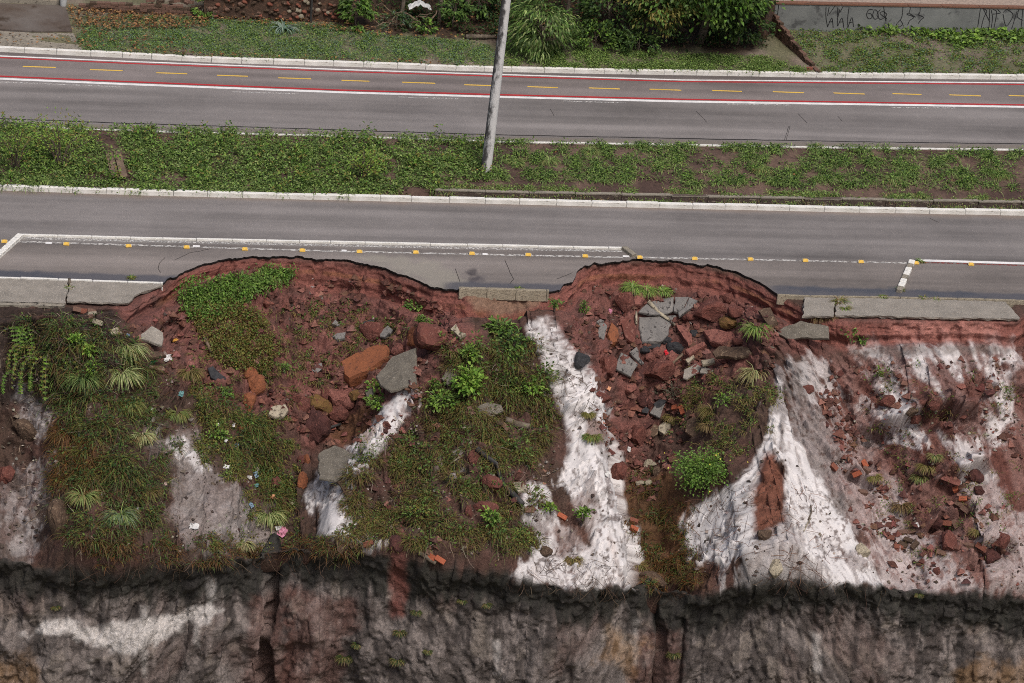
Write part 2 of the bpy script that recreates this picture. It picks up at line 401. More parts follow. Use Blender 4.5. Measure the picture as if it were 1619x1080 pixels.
disp = relief + k_sl * ((stre - .5) * .40 * stk_m + (stre2 - .5) * .12 * np.clip(1 - 1.1 * sand, 0, 1) + (n1 - .5) * .75 * (1 - .72 * sand) + (n2 - .5) * .36 * rough_m + (n3 - .5) * .15 * rough_m)
lump = np.clip(fbm(XX * 5.5, S * 5.5, 3, 67) - .56, 0, 1) * 1.3
disp += k_sl * lump * rough_m * .75
disp += k_sc * ((fbm(XX * 1.1, S * 1.1, 4, 73) - .5) * .32 + (ridged(XX * 3.5, S * 2.2, 4, 79) - .5) * .22 + (n3 - .5) * .07)
strata = fbm(XX * .4, S * 9, 3, 83)
disp -= k_sc * .16 * sst(r1 - 16, r1 - 5, row)
disp += k_sc * (strata - .5) * .045
cl = (ridged(XX * .9, S * .35, 5, 89) - .5) * .10 + (fbm(XX * 1.8, S * 1.6, 6, 97) - .5) * .32 + (fbm(XX * 7, S * 5, 4, 101) - .5) * .20
blk = vn(XX * 1.7 + n1 * 1.5, S * 1.1 + n2, 107); cl += (np.floor(blk * 6) / 6 - .4) * .30
def fis(pts, amp, wid):
    global cl
    q = linedist(pts, PX + (fbm(PX * 0, PY / 14, 3, 111) - .5) * 9, PY)
    cl = cl - amp * np.exp(-(q / wid) ** 2)
fis([(436, 885), (430, 950), (419, 1010), (424, 1100)], .75, 6)
fis([(412, 1000), (408, 1100)], .35, 4)
fis([(1032, 945), (1046, 1010), (1034, 1100)], .5, 7)
fis([(1078, 985), (1070, 1100)], .3, 5)
fis([(300, 940), (268, 1100)], .18, 9); fis([(160, 930), (150, 1000)], .2, 6); fis([(905, 1010), (900, 1100)], .2, 7)
disp += k_cl * cl
disp[:2] = 0
TV = TB + N * disp[:, :, None]
# the lip stays ragged: little tongues hanging over the edge
TV[r2 - 4:r2 + 8, :, 2] += (fbm(XX[r2 - 4:r2 + 8] * 4, S[r2 - 4:r2 + 8] * 0, 4, 113) - .5) * .22

# ---- what the ground is made of (soil colours measured against the photograph)
C_red = rgb(118, 78, 71, .9); C_red2 = rgb(94, 66, 60, .9); C_brown = rgb(74, 58, 50, .95); C_dark = rgb(50, 42, 38, .95)
C_sand = rgb(218, 213, 212, .78); C_pink = rgb(165, 146, 140, .9); C_org = rgb(104, 72, 48, .9); C_grey = rgb(128, 118, 112, .9)
C_band = rgb(128, 86, 60, .9)
def L(a, b, t): return a + (b - a) * t[..., None]
def ones(c): return np.broadcast_to(c, (nr, nc, 3)).astype(float)
PX, PY = PR(TV.reshape(-1, 3)); PX = PX.reshape(nr, nc); PY = PY.reshape(nr, nc)   # where the finished surface appears
th = np.radians(np.interp(PX, THX, THD)); thd = np.degrees(th)
wob = (fbm(PX / 28, PY / 28, 4, 127) - .5) * 46 + (fbm(PX / 7, PY / 7, 3, 131) - .5) * 18
stk = (stre - .5) * 60 + (stre2 - .5) * 40
def pm(poly, soft=8, wamp=1.0, samp=0.0, k=1.0):
    m = np.zeros((nr, nc)); P = np.array(poly)
    bb = (PX > P[:, 0].min() - 70) & (PX < P[:, 0].max() + 70) & (PY > P[:, 1].min() - 70) & (PY < P[:, 1].max() + 70)
    x = PX[bb]; y = PY[bb]
    d = polydist(poly, x, y) + wob[bb] * wamp + stk[bb] * samp
    m[bb] = sst(-soft, soft, d) * k
    return m
sand = np.maximum.reduce([
    pm([(845, 515), (870, 515), (935, 600), (976, 690), (980, 770), (970, 780), (1000, 840), (1014, 888), (985, 896), (950, 880), (925, 820), (898, 752), (905, 705), (890, 660), (868, 600)], 5, .36, .4),
    pm([(842, 772), (872, 756), (882, 800), (905, 862), (1000, 885), (1005, 925), (900, 932), (805, 912), (852, 870), (836, 810)], 6, .6, .5, .9),
    pm([(652, 608), (658, 632), (582, 728), (500, 800), (490, 772), (562, 700), (618, 640)], 5, .35, .3),
    pm([(490, 765), (548, 738), (552, 800), (612, 832), (600, 862), (515, 835)], 6, .6, .5),
    pm([(1233, 605), (1252, 690), (1292, 760), (1352, 850), (1398, 922), (1312, 922), (1272, 850), (1247, 790), (1247, 722), (1216, 712), (1188, 800), (1190, 872), (1150, 885), (1095, 880), (1082, 830), (1128, 790), (1188, 745), (1222, 680)], 5, .4, .4),
    pm([(1345, 548), (1602, 538), (1606, 575), (1500, 588), (1400, 572)], 8, .8, .8),
    pm([(1556, 585), (1602, 585), (1590, 690), (1572, 705)], 6, .5, .3, .9),
    pm([(1478, 598), (1502, 600), (1547, 660), (1542, 690), (1508, 668)], 6, .5, .5, .9),
    pm([(1488, 690), (1562, 690), (1562, 750), (1528, 764)], 6, .5, .5, .9),
    pm([(1378, 588), (1398, 590), (1440, 650), (1462, 692), (1436, 692)], 5, .5, .6),
    pm([(1372, 640), (1420, 660), (1432, 702), (1375, 692)], 5, .6, .6, .9),
    pm([(1262, 590), (1300, 580), (1322, 632), (1285, 622)], 6, .8, .9, .6),
    pm([(1300, 640), (1330, 650), (1420, 800), (1440, 900), (1400, 900), (1350, 780)], 6, .9, .9, .25),
    pm([(1500, 700), (1530, 700), (1619, 850), (1619, 930), (1570, 930)], 6, .8, .7, .4),
    pm([(1380, 770), (1410, 760), (1450, 850), (1560, 935), (1390, 930)], 10, 1.0, .9, .5),
    pm([(30, 605), (78, 640), (60, 700), (35, 660)], 8, .6, .4, .5),
    pm([(5, 780), (80, 735), (62, 830), (32, 885), (-60, 885)], 8, .9, .9, .38),
    pm([(246, 672), (276, 690), (332, 740), (316, 740), (262, 702)], 4, .5, .4, .9),
    pm([(1186, 845), (1250, 800), (1315, 925), (1180, 925)], 6, 1.2, 1.2, .6),
    pm([(1240, 596), (1275, 600), (1330, 700), (1372, 800), (1352, 850), (1292, 760), (1252, 690)], 6, .9, 1.2, .3),
    pm([(300, 745), (380, 790), (398, 850), (340, 860), (285, 800)], 6, 1.1, 1.6, .22),
    pm([(700, 735), (725, 715), (735, 745), (700, 765)], 6, .8, .3, .4),
    pm([(585, 815), (615, 825), (605, 868), (575, 850)], 6, .6, .4)])
sand *= (1 - .7 * sst(.60, .70, fbm(PX / 6, PY / 6, 3, 151)) * sst(.35, .6, fbm(PX / 50, PY / 50, 2, 157)))
sand *= 1 - .45 * sst(.74, .84, flow(ridged, 6, 90, 3, 43))
sand *= 1 - sst(1335, 1365, PX) * (1 - sst(740, 790, PY)) * (1 - .85 * sst(.40, .56, flow(fbm, 15, 70, 4, 45))) * .9
sand *= 1 - (1 - sst(400, 425, PX)) * .8 * sst(.34, .54, flow(fbm, 9, 34, 4, 49)) * sst(.3, .55, fbm(PX / 24, PY / 24, 3, 51))
sand *= 1 - .5 * sst(.66, .76, stre2) * sst(.45, .65, fbm(PX / 60, PY / 60, 2, 159))
mix1 = sst(.35, .65, fbm(PX / 40, PY / 40, 5, 137))
C = L(ones(C_brown), ones(C_red2), mix1 * .55)
redp = np.maximum.reduce([
    pm([(190, 470), (262, 440), (360, 405), (600, 410), (720, 455), (765, 525), (700, 600), (600, 695), (500, 705), (420, 650), (330, 630), (240, 540), (170, 515)], 14, .9),
    pm([(870, 450), (920, 420), (1060, 405), (1240, 465), (1228, 560), (1165, 595), (1075, 640), (1000, 730), (958, 700), (930, 600), (880, 520)], 12, .8),
    pm([(1230, 500), (1700, 500), (1700, 560), (1230, 560)], 8, .5),
    pm([(950, 650), (1010, 640), (1010, 800), (975, 780)], 12, .8)])
C = L(C, L(ones(C_red), ones(C_red2), sst(.4, .7, fbm(PX / 18, PY / 18, 4, 139))), redp)
redr = pm([(1285, 560), (1700, 540), (1700, 960), (1400, 940), (1330, 780)], 20, 1.0)
C = L(C, L(ones(rgb(104, 66, 58, .9)), ones(rgb(132, 100, 93, .9)), sst(.35, .7, flow(fbm, 22, 110, 4, 149))), redr * .9)
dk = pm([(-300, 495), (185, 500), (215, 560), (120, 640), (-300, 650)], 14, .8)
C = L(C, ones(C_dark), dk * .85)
grs = pm([(235, 680), (300, 690), (345, 750), (400, 800), (405, 850), (330, 868), (262, 805), (300, 760)], 14, .9, .5)
C = L(C, ones(rgb(150, 142, 138, .9)), grs * .5)
org = np.maximum(pm([(990, 730), (1080, 760), (1110, 930), (1010, 935), (985, 800)], 14, 1.0), np.maximum(pm([(85, 670), (165, 700), (150, 775), (80, 765)], 12, 1.0), pm([(530, 660), (590, 640), (600, 690), (520, 700)], 10, .8)))
C = L(C, L(ones(C_org), ones(rgb(86, 62, 38)), mix1), org * .75)
C = L(C, L(ones(C_sand), ones(rgb(206, 196, 192, .85)), sst(.6, .85, flow(fbm, 30, 130, 4, 163))), sand)
drt = np.maximum(pm([(925, 655), (955, 662), (962, 712), (935, 712)], 7, .9), pm([(872, 790), (935, 790), (935, 872), (885, 868)], 10, 1.2) * .7)
C = L(C, ones(rgb(104, 76, 66, .9)), drt * .8)
brn = pm([(1213, 715), (1238, 755), (1243, 825), (1200, 845), (1188, 790)], 6, .5)
C = L(C, ones(rgb(112, 72, 58, .95)), brn)
blk2 = pm([(1340, 545), (1700, 540), (1700, 556), (1340, 562)], 6, .5, 0, .65)
C = L(C, ones(C_grey * .6), blk2 * k_sl)
# scarp strata
dep = (TB[r0, :, 2][None] - TB[:, :, 2])
bandn = dep + (fbm(XX * .8, S * .8, 3, 167) - .5) * .14
band = sst(.26, .30, bandn) * (1 - sst(.36, .42, bandn)) * sst(.35, .6, fbm(PX / 30, PY / 30, 3, 169)) * (1 - sst(1250, 1280, PX)) * sst(240, 270, PX)
C = L(C, ones(C_band), np.clip(k_sc * band * .5, 0, 1))
C = L(C, ones(rgb(126, 78, 69, .95)) * (1 + (strata - .5) * .5)[..., None], np.clip(k_sc * .75 * sst(250, 275, PX), 0, 1))
C = L(C, ones(C_band), np.clip(k_sc * band * .5, 0, 1))
bowl = pm([(728, 455), (866, 458), (840, 488), (790, 502), (752, 488)], 6, .3)
C = L(C, ones(rgb(126, 100, 84, .95)), bowl)
pk = pm([(1400, 512), (1600, 512), (1560, 535), (1420, 540)], 10, .5)
C = L(C, ones(rgb(162, 112, 102, .95)), pk * .8)
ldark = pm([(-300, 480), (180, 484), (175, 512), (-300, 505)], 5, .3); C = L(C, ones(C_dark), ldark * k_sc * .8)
# cliff face
vs = fbm(XX * 2.6, S * .18, 5, 173); vs2 = fbm(XX * 6, S * .4, 4, 179)
cb = L(ones(rgb(120, 111, 107, .9)), ones(rgb(76, 69, 66, .9)), sst(.42, .58, .5 * vs + .5 * fbm(XX * 4, S * 3, 5, 174)))
cb = L(cb, ones(rgb(130, 120, 112, .95)), sst(.60, .68, fbm(XX * 2.2, S * 2.2, 6, 181)) * .6)
cb = L(cb, ones(rgb(104, 84, 78, .95)), sst(.52, .7, fbm(XX * .5, S * .6, 4, 191)) * .4)
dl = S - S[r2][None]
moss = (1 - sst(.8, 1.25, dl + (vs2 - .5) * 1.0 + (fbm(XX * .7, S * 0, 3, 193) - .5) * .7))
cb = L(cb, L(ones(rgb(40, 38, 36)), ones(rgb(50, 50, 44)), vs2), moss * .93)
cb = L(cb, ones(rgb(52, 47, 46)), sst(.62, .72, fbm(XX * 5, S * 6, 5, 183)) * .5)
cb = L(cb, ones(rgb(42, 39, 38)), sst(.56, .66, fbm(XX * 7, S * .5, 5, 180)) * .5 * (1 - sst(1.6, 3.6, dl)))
cb = L(cb, ones(rgb(190, 184, 180, .95)), pm([(35, 1000), (110, 972), (130, 990), (200, 985), (330, 960), (352, 965), (280, 1000), (205, 1035), (150, 1020), (110, 1008)], 6, .55, 0, .9))
for a, b, c, d in ((228, 960, 1070, 5), (310, 960, 1020, 5), (785, 1010, 1070, 9), (335, 915, 945, 7), (1005, 980, 1050, 4), (1290, 1000, 1060, 8), (143, 1040, 1070, 5)):
    cb = L(cb, ones(rgb(176, 170, 166)), pm([(a - d, b), (a + d, b), (a + d * .6, c), (a - d * .6, c)], 5, .3, 0, .55))
cb = L(cb, ones(rgb(112, 66, 58)), pm([(618, 840), (640, 840), (645, 930), (638, 975), (620, 975), (616, 920)], 6, .25, 0, .7))
for pl in ([(400, 940), (450, 940), (460, 1110), (390, 1110)], [(1010, 1000), (1080, 1000), (1085, 1110), (1000, 1110)], [(460, 930), (560, 950), (540, 1110), (450, 1110)]):
    cb = L(cb, ones(rgb(106, 66, 56)), pm(pl, 12, .9, 0, .32))
for pl in ([(1500, 1050), (1720, 1030), (1720, 1130), (1480, 1130)], [(-200, 1045), (70, 1050), (60, 1130), (-200, 1130)], [(960, 990), (1010, 1020), (1000, 1060), (960, 1040)]):
    cb = L(cb, ones(rgb(150, 112, 66)), pm(pl, 16, 1.2, 0, .3))
strk = pm([(618, 840), (640, 835), (640, 890), (618, 890)], 5, .2)
C = L(C, ones(C_red), strk)
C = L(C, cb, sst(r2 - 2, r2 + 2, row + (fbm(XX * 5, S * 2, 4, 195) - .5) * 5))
C *= (1 + (n2 - .5) * .35 + (n3 - .5) * .25)[:, :, None]
C = np.clip(C, .004, .85)
def sub(a, b, name, nm):
    n = b - a
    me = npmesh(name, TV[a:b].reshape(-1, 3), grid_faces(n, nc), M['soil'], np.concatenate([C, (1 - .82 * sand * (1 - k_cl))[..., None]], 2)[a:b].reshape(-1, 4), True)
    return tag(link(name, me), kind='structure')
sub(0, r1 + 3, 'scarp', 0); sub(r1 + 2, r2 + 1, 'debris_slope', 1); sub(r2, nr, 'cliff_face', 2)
ci = np.concatenate([np.arange(0, nc, 3), [nc - 1]]); ri = np.arange(0, nr, 3)
tdec = TV[np.ix_(ri, ci)]
BV = BVHTree.FromPolygons([Vector(p) for p in tdec.reshape(-1, 3)], [tuple(map(int, f)) for f in grid_faces(len(ri), len(ci))])

# wide ground beyond what the frame shows
def sheet(name, x0, x1, y0, y1, z, c, m):
    return tag(link(name, npmesh(name, [(x0, y0, z), (x1, y0, z), (x1, y1, z), (x0, y1, z)], [(0, 1, 2, 3)], m, [c] * 4)), kind='structure')
sheet('valley_ground', -900, 900, -700, -4, -25.5, rgb(110, 104, 86), M['ground'])

# ------------------------------------------------------------------ roads
KA = [(-500, 48), (0, 82), (120, 88), (240, 94), (360, 100), (540, 105), (720, 112), (900, 116), (1079, 119), (1250, 122), (1400, 124), (1619, 126), (2200, 131)]     # foot of the verge kerb
KB = [(-500, 178), (0, 198), (206, 206), (540, 214), (780, 223), (1079, 228), (1350, 233), (1619, 236), (2200, 245)]       # flush kerb of the ditch
KC = [(-500, 280), (0, 301), (160, 307), (300, 311), (540, 317), (800, 323), (1079, 330), (1350, 336), (1619, 341), (2200, 353)]    # kerb of the near carriageway, road side
KD = [(-500, 426), (0, 439), (110, 443), (258, 448)]
RD = KD + [(264, 443), (300, 425), (345, 411), (358, 408), (400, 406), (460, 407), (540, 411), (600, 420), (645, 437), (682, 452), (700, 456), (724, 457), (868, 461), (886, 460), (891, 452), (905, 444), (912, 431), (925, 420),
      (975, 412), (1010, 409), (1060, 411), (1120, 419), (1170, 431), (1185, 437), (1210, 450), (1232, 466), (1268, 469), (1400, 470), (1619, 476), (2200, 494)]
ka, kb, kc, rd = line(KA), line(KB), line(KC), line(RD)
fA = lambda X: np.interp(X, *ka)
fB = lambda X: np.interp(X, *kb)
fC = lambda X: np.interp(X, *kc)
fR = lambda X: np.interp(X, *rd)
Cas = rgb(116, 111, 109, .95)
def road_cols(P):
    x = P[..., 0]; y = P[..., 1]
    f = 1 + (fbm(x * .10, y * 2.2, 5, 201) - .5) * .85 + (fbm(x * .5, y * .5, 4, 203) - .5) * .36 + (fbm(x * 5, y * 5, 2, 204) - .5) * .12
    c = Cas[None, None] * f[..., None]
    return c
XD = np.concatenate([dens(-60, -18, 1.5), dens(-18, 22, .04), dens(22, 62, 1.5)])
def road(name, fa, fb, nrow, jag=0, wall=False):
    n = len(XD); rows = []
    ya = fa(XD); yb = fb(XD)
    if jag:
        amp = np.clip(1 - sst(-.12, .12, np.interp(XD, [-99, G(262, 445)[0], G(264, 443)[0], G(722, 457)[0], G(727, 457)[0], G(866, 461)[0], G(886, 460)[0], G(1230, 466)[0], G(1240, 467)[0], 99], [1, 1, 0, 0, 1, 1, 0, 0, 1, 1]) - .5), 0, 1)
        yb = yb + amp * ((fbm(XD * 3, XD * 0, 5, 211, .65) - .5) * .42 + (np.floor(vn(XD * 5, XD * 0, 213) * 4) / 4 - .4) * .10)
    P = np.empty((nrow, n, 3))
    for i, v in enumerate(np.linspace(0, 1, nrow)):
        P[i, :, 0] = XD; P[i, :, 1] = ya + (yb - ya) * v; P[i, :, 2] = 0
    return P
# far carriageway with the cycle lane
Pf = road('far_road', lambda X: fA(X) + .02, lambda X: fB(X) - .0, 60)
Cf = road_cols(Pf); vv = np.linspace(0, 1, 60)[:, None]
Cf = Cf * (1 - .25 * (sst(.0, .01, vv) * (1 - sst(.03, .06, vv)))[..., None])
Cf = Cf * (1 - (1 - sst(.36, .38, vv))[..., None] * np.array([.0, .055, .06]))
gut = sst(.93, .945, vv + (fbm(Pf[..., 0] * 2, Pf[..., 1], 3, 221) - .5) * .01)
Cf = L(Cf, np.broadcast_to(rgb(112, 104, 96), Cf.shape), gut * .8)
al = np.full(Cf.shape[:2] + (1,), .82)
far_road = tag(link('far_road', npmesh('far_road', Pf.reshape(-1, 3), grid_faces(60, len(XD)), M['asphalt'], np.concatenate([Cf, al], 2).reshape(-1, 4), True)), kind='structure')
# near carriageway with the broken edge
NRW = 110
Pn = road('near_road', lambda X: fC(X) + .02, fR, NRW, jag=1)
npx, npy = PR(Pn.reshape(-1, 3)); npx = npx.reshape(NRW, -1); npy = npy.reshape(NRW, -1)
Cn = road_cols(Pn)
wb = (fbm(npx / 18, npy / 9, 4, 231) - .5)
def pmn(poly, soft, w=14):
    return sst(-soft, soft, polydist(poly, npx, npy) + wb * w)
vn_ = np.linspace(0, 1, NRW)[:, None]; edg = (1 - sst(.0, .07, vn_ + (fbm(Pn[..., 0] * 1.5, Pn[..., 1] * 2, 4, 233) - .5) * .05))
Cn = L(Cn, np.broadcast_to(rgb(118, 104, 94), Cn.shape), edg * .6)
bay = pmn([(-500, 380), (985, 392), (1000, 408), (1448, 414), (2200, 420), (2200, 500), (-500, 500)], 3, 2)
Cn = L(Cn, Cn * np.array([1.02, .98, .94]), bay)
Cn = L(Cn, np.broadcast_to(rgb(138, 133, 122), Cn.shape), pmn([(570, 408), (640, 406), (730, 430), (735, 456), (690, 456), (620, 424)], 8, 26) * .55)
Cn = L(Cn, np.broadcast_to(rgb(52, 48, 52), Cn.shape), pmn([(736, 430), (752, 428), (758, 440), (742, 440)], 4, 14) * .85)
Cn = L(Cn, np.broadcast_to(rgb(72, 68, 72), Cn.shape), pmn([(745, 436), (770, 440), (768, 447), (745, 444)], 4, 14) * .6)
gl = np.interp(npx, [-500, 0, 262, 700, 726, 880, 1232, 1619, 2200], [414, 427, 436, 446, 446, 449, 452, 464, 480])
wet = sst(-2.5, 2.5, npy - gl + wb * 4) * np.clip(1 - sst(268, 300, npx) + sst(690, 720, npx) * (1 - sst(890, 905, npx)) + sst(1205, 1235, npx), 0, 1)
Cn = L(Cn, np.broadcast_to(rgb(74, 74, 80), Cn.shape), wet * .85)
pud = np.maximum(pmn([(-500, 415), (10, 428), (60, 431), (100, 440), (-500, 436)], 2, 4), np.maximum(pmn([(1250, 455), (1330, 452), (1420, 456), (1420, 464), (1300, 462)], 3, 14), pmn([(1450, 458), (1540, 462), (1560, 470), (1470, 468)], 3, 12)))
aln = np.clip(.82 - .2 * wet - .62 * pud, .04, 1)[..., None]
Cn = L(Cn, Cn * .8, pud)
light = pmn([(20, 372), (985, 392), (985, 398), (20, 380)], 2, 3); Cn = L(Cn, np.broadcast_to(rgb(150, 146, 138), Cn.shape), light * .25)
ext = []
for dy, dz in ((.0, 0), (.02, -.05), (.05, -.085), (.6, -.086)):
    q = Pn[-1].copy(); q[:, 1] += dy + (fbm(q[:, 0] * 6, q[:, 0] * 0 + dz * 50, 3, 241) - .5) * .05 * (dz < 0); q[:, 2] += dz; ext.append(q)
Pn2 = np.concatenate([Pn, np.array(ext)]); Cn2 = np.concatenate([np.concatenate([Cn, aln], 2), np.ones((4, len(XD), 4)) * .03])
fcs = grid_faces(NRW + 4, len(XD)); mi = (np.arange(len(fcs)) // (len(XD) - 1) >= NRW - 1).astype(int)
near_road = tag(link('near_road', npmesh('near_road', Pn2.reshape(-1, 3), fcs, [M['asphalt'], M['asphalt_edge']], Cn2.reshape(-1, 4), False, mi)), kind='structure')

# ditch between the carriageways (far bank, wall of the drain, strip along the kerb)
def ditch_rows(X):
    b = fB(X) - .10; c = fC(X) + .16; w = b - c
    zx = np.interp(X, [G(600, 290)[0], G(720, 290)[0]], [0, 1])       # the drain is open to the right
    rows = []
    for v in np.linspace(0, 1, 60):
        y = b - w * v
        bank = -.02 - .30 * sst(0, .66, v)
        near = .03 - .33 * sst(0, .2, 1 - v)
        z = bank * np.ones(len(X)) if v < .69 else near * np.ones(len(X)) if v > .79 else -.34 - .36 * zx
        rows.append((y, z))
    P = np.empty((60, len(X), 3))
    for i, (y, z) in enumerate(rows):
        P[i, :, 0] = X; P[i, :, 1] = y; P[i, :, 2] = z
    P[1:-1, :, 2] += ((fbm(P[..., 0] * 1.1, P[..., 1] * 1.1, 4, 251) - .5) * .22)[1:-1] * np.where((np.arange(60) > 40) & (np.arange(60) < 49), 0, 1)[1:-1, None]
    return P
XV = np.concatenate([dens(-60, -18, 1.5), dens(-18, 23, .08), dens(23, 62, 1.5)])
Pd = ditch_rows(XV)
Cd = L(np.broadcast_to(rgb(72, 56, 50), Pd.shape), np.broadcast_to(rgb(96, 78, 68), Pd.shape), sst(.35, .7, fbm(Pd[..., 0] * 1.5, Pd[..., 1] * 1.5, 4, 253)))
ditch = tag(link('ditch', npmesh('ditch', Pd.reshape(-1, 3), grid_faces(60, len(XV)), M['ground'], Cd.reshape(-1, 3), True)), kind='structure')

# verge behind the cycle lane
def vz(d, X):                                 # height of the verge d metres behind its kerb
    bank = sst(G(520, 60)[0], G(600, 60)[0], X) * (1 - sst(G(1180, 60)[0], G(1222, 60)[0], X))
    return .11 + .06 * d + bank * .45 * np.clip(d - 4.0, 0, 4) + .0
def VG(px, py):                               # point of the verge
    z = .3
    for _ in range(12):
        p = G(px, py, z); z = float(vz(max(p[1] - float(fA(p[0])), 0), p[0]))
    p[2] = z
    return p
Pv = np.empty((90, len(XV), 3))
for i, d in enumerate(np.concatenate([np.linspace(.12, 8, 76), np.linspace(9, 60, 14)])):
    Pv[i, :, 0] = XV; Pv[i, :, 1] = fA(XV) + d; Pv[i, :, 2] = vz(d, XV)
Pv[1:, :, 2] += ((fbm(Pv[..., 0] * .9, Pv[..., 1] * .9, 4, 261) - .5) * .12)[1:]
vpx, vpy = PR(Pv.reshape(-1, 3)); vpx = vpx.reshape(90, -1); vpy = vpy.reshape(90, -1)
Cv = L(np.broadcast_to(rgb(104, 92, 82), Pv.shape), np.broadcast_to(rgb(124, 112, 100), Pv.shape), sst(.35, .7, fbm(Pv[..., 0] * 1.3, Pv[..., 1] * 1.3, 4, 263)))
gm = sst(.36, .6, fbm(Pv[..., 0] * .8, Pv[..., 1] * .9, 4, 265) + .1)
Cv = L(Cv, np.broadcast_to(rgb(78, 86, 50), Pv.shape), gm * .55)
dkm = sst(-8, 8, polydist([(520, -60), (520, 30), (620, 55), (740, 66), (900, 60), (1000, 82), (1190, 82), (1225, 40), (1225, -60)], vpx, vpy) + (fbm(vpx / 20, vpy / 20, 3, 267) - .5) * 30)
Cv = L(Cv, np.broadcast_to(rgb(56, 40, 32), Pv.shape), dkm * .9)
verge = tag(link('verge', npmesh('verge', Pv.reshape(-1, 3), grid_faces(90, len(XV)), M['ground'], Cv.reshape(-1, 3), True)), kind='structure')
yb_ = float(Pv[-1, :, 1].min())
sheet('back_ground', -900, 900, yb_ - 4, 1500, 3.4, rgb(84, 84, 56), M['ground'])

# ------------------------------------------------------------------ placing things on the ground
BV2 = []
for P in (Pd, Pv[:76]):
    BV2.append(BVHTree.FromPolygons([Vector(p) for p in P.reshape(-1, 3)], [tuple(map(int, f)) for f in grid_faces(P.shape[0], P.shape[1])]))
CV = Vector(CAM)
def at(px, py, which=None):                   # point and normal of the ground seen at a measured position
    d = Vector(ray(px, py)).normalized(); best = None
    for b in ([BV] + BV2 if which is None else which):
        h = b.ray_cast(CV, d)
        if h[0] is not None and (best is None or h[3] < best[2]): best = (h[0], h[1], h[3])
    g = G(px, py, 0.0); dg = (Vector(g) - CV).length
    if which is None and (best is None or dg < best[2]) and fR(g[0]) < g[1] < fA(g[0]) and not (fC(g[0]) + .1 < g[1] < fB(g[0]) - .1):
        best = (Vector(g), Vector((0, 0, 1)), dg)
    if best is None: best = (Vector(g), Vector((0, 0, 1)), dg)
    n = best[1]
    if n.dot(d) > 0: n = -n
    return best[0], n
def broad_n(px, py, r=14):
    n = Vector((0, 0, 0))
    for a, b in ((0, 0), (r, 0), (-r, 0), (0, r), (0, -r)): n += at(px + a, py + b)[1]
    return n.normalized()
def zoomed(win, pts):                         # measurements taken in an enlarged crop
    x0, y0, k = win
    return [(x0 + a / k, y0 + b / k) for a, b in pts]

def fin(bm, name, m, parent=None, smooth=False, loc=None):
    me = bpy.data.meshes.new(name); bm.normal_update(); bm.to_mesh(me); bm.free()
    for x in (m if isinstance(m, (list, tuple)) else [m]): me.materials.append(x)
    if smooth: me.polygons.foreach_set('use_smooth', [True] * len(me.polygons))
    return link(name, me, parent, loc)
def unit_box(bev=.06, seg=1):
    bm = bmesh.new(); bmesh.ops.create_cube(bm, size=1)
    if bev: bmesh.ops.bevel(bm, geom=list(bm.edges), offset=bev, segments=seg, affect='EDGES')
    return bm
def box_mesh(name, m, bev=.05):
    me = bpy.data.meshes.new(name); bm = unit_box(bev); bm.to_mesh(me); bm.free(); me.materials.append(m); return me

def chunk(name, label, cat, px, th, m, grp=None, up_=.04, n=None, rough=.02, tilt=None, flat=.5, topin=0.0, dpt=.4):
    """A broken slab or clod: measured outline carried on the plane it lies in, with real thickness, chipped edges."""
    cx = sum(p[0] for p in px) / len(px); cy = sum(p[1] for p in px) / len(px)
    c, n0 = at(cx, cy)
    n = (n or broad_n(cx, cy)) if tilt is None else Vector(tilt).normalized()
    n = (n * (1 - flat) + Vector((0, -.35, .9)).normalized() * flat).normalized() if tilt is None else n
    under = sorted((at(cx + (a - cx) * .8, cy + (b - cy) * .8)[0] - c).dot(n) for a, b in px)
    c0 = c + n * (max(0, under[int(len(under) * .72)]) + up_ * .7)
    top = []
    for a, b in px:
        d = Vector(ray(a, b)); t = (c0 - CV).dot(n) / d.dot(n); top.append(CV + d * t)
    # denser, chipped outline
    pts = []
    for i in range(len(top)):
        a, b = top[i], top[(i + 1) % len(top)]; k = max(1, int((b - a).length / .16))
        for j in range(k):
            p = a.lerp(b, j / k)
            if j: p = p + Vector((R.uniform(-1, 1), R.uniform(-1, 1), R.uniform(-1, 1))) * rough
            pts.append(p)
    ctr = sum(pts, Vector()) / len(pts)
    bm = bmesh.new(); rings = []
    for lv, (sc, h) in enumerate(((1 - .04 - topin, 0), (1.0, -.22 * th), (1.0 + .02, -.7 * th), (.96, -th))):
        rings.append([bm.verts.new(ctr + (p - ctr) * (sc + R.uniform(-.012, .012)) + n * (h + R.uniform(-.1, .1) * th * (lv > 0))) for p in pts])
    for a, b in zip(rings, rings[1:]):
        for i in range(len(pts)):
            j = (i + 1) % len(pts); bm.faces.new((a[j], a[i], b[i], b[j]))
    ctop = bm.verts.new(ctr + n * (R.uniform(0, .1) * th))
    half = [bm.verts.new(ctr + (p - ctr) * .5 + n * R.uniform(-.04, .05) * min(th, .16)) for p in pts]
    for i in range(len(pts)):
        j = (i + 1) % len(pts)
        bm.faces.new((rings[0][i], rings[0][j], half[j], half[i])); bm.faces.new((half[i], half[j], ctop))
    bm.faces.new(list(reversed(rings[-1])))
    for v in bm.verts: v.co -= c
    bmesh.ops.recalc_face_normals(bm, faces=list(bm.faces))
    o = fin(bm, name, m, None, False, c)
    return tag(o, label, cat, grp)

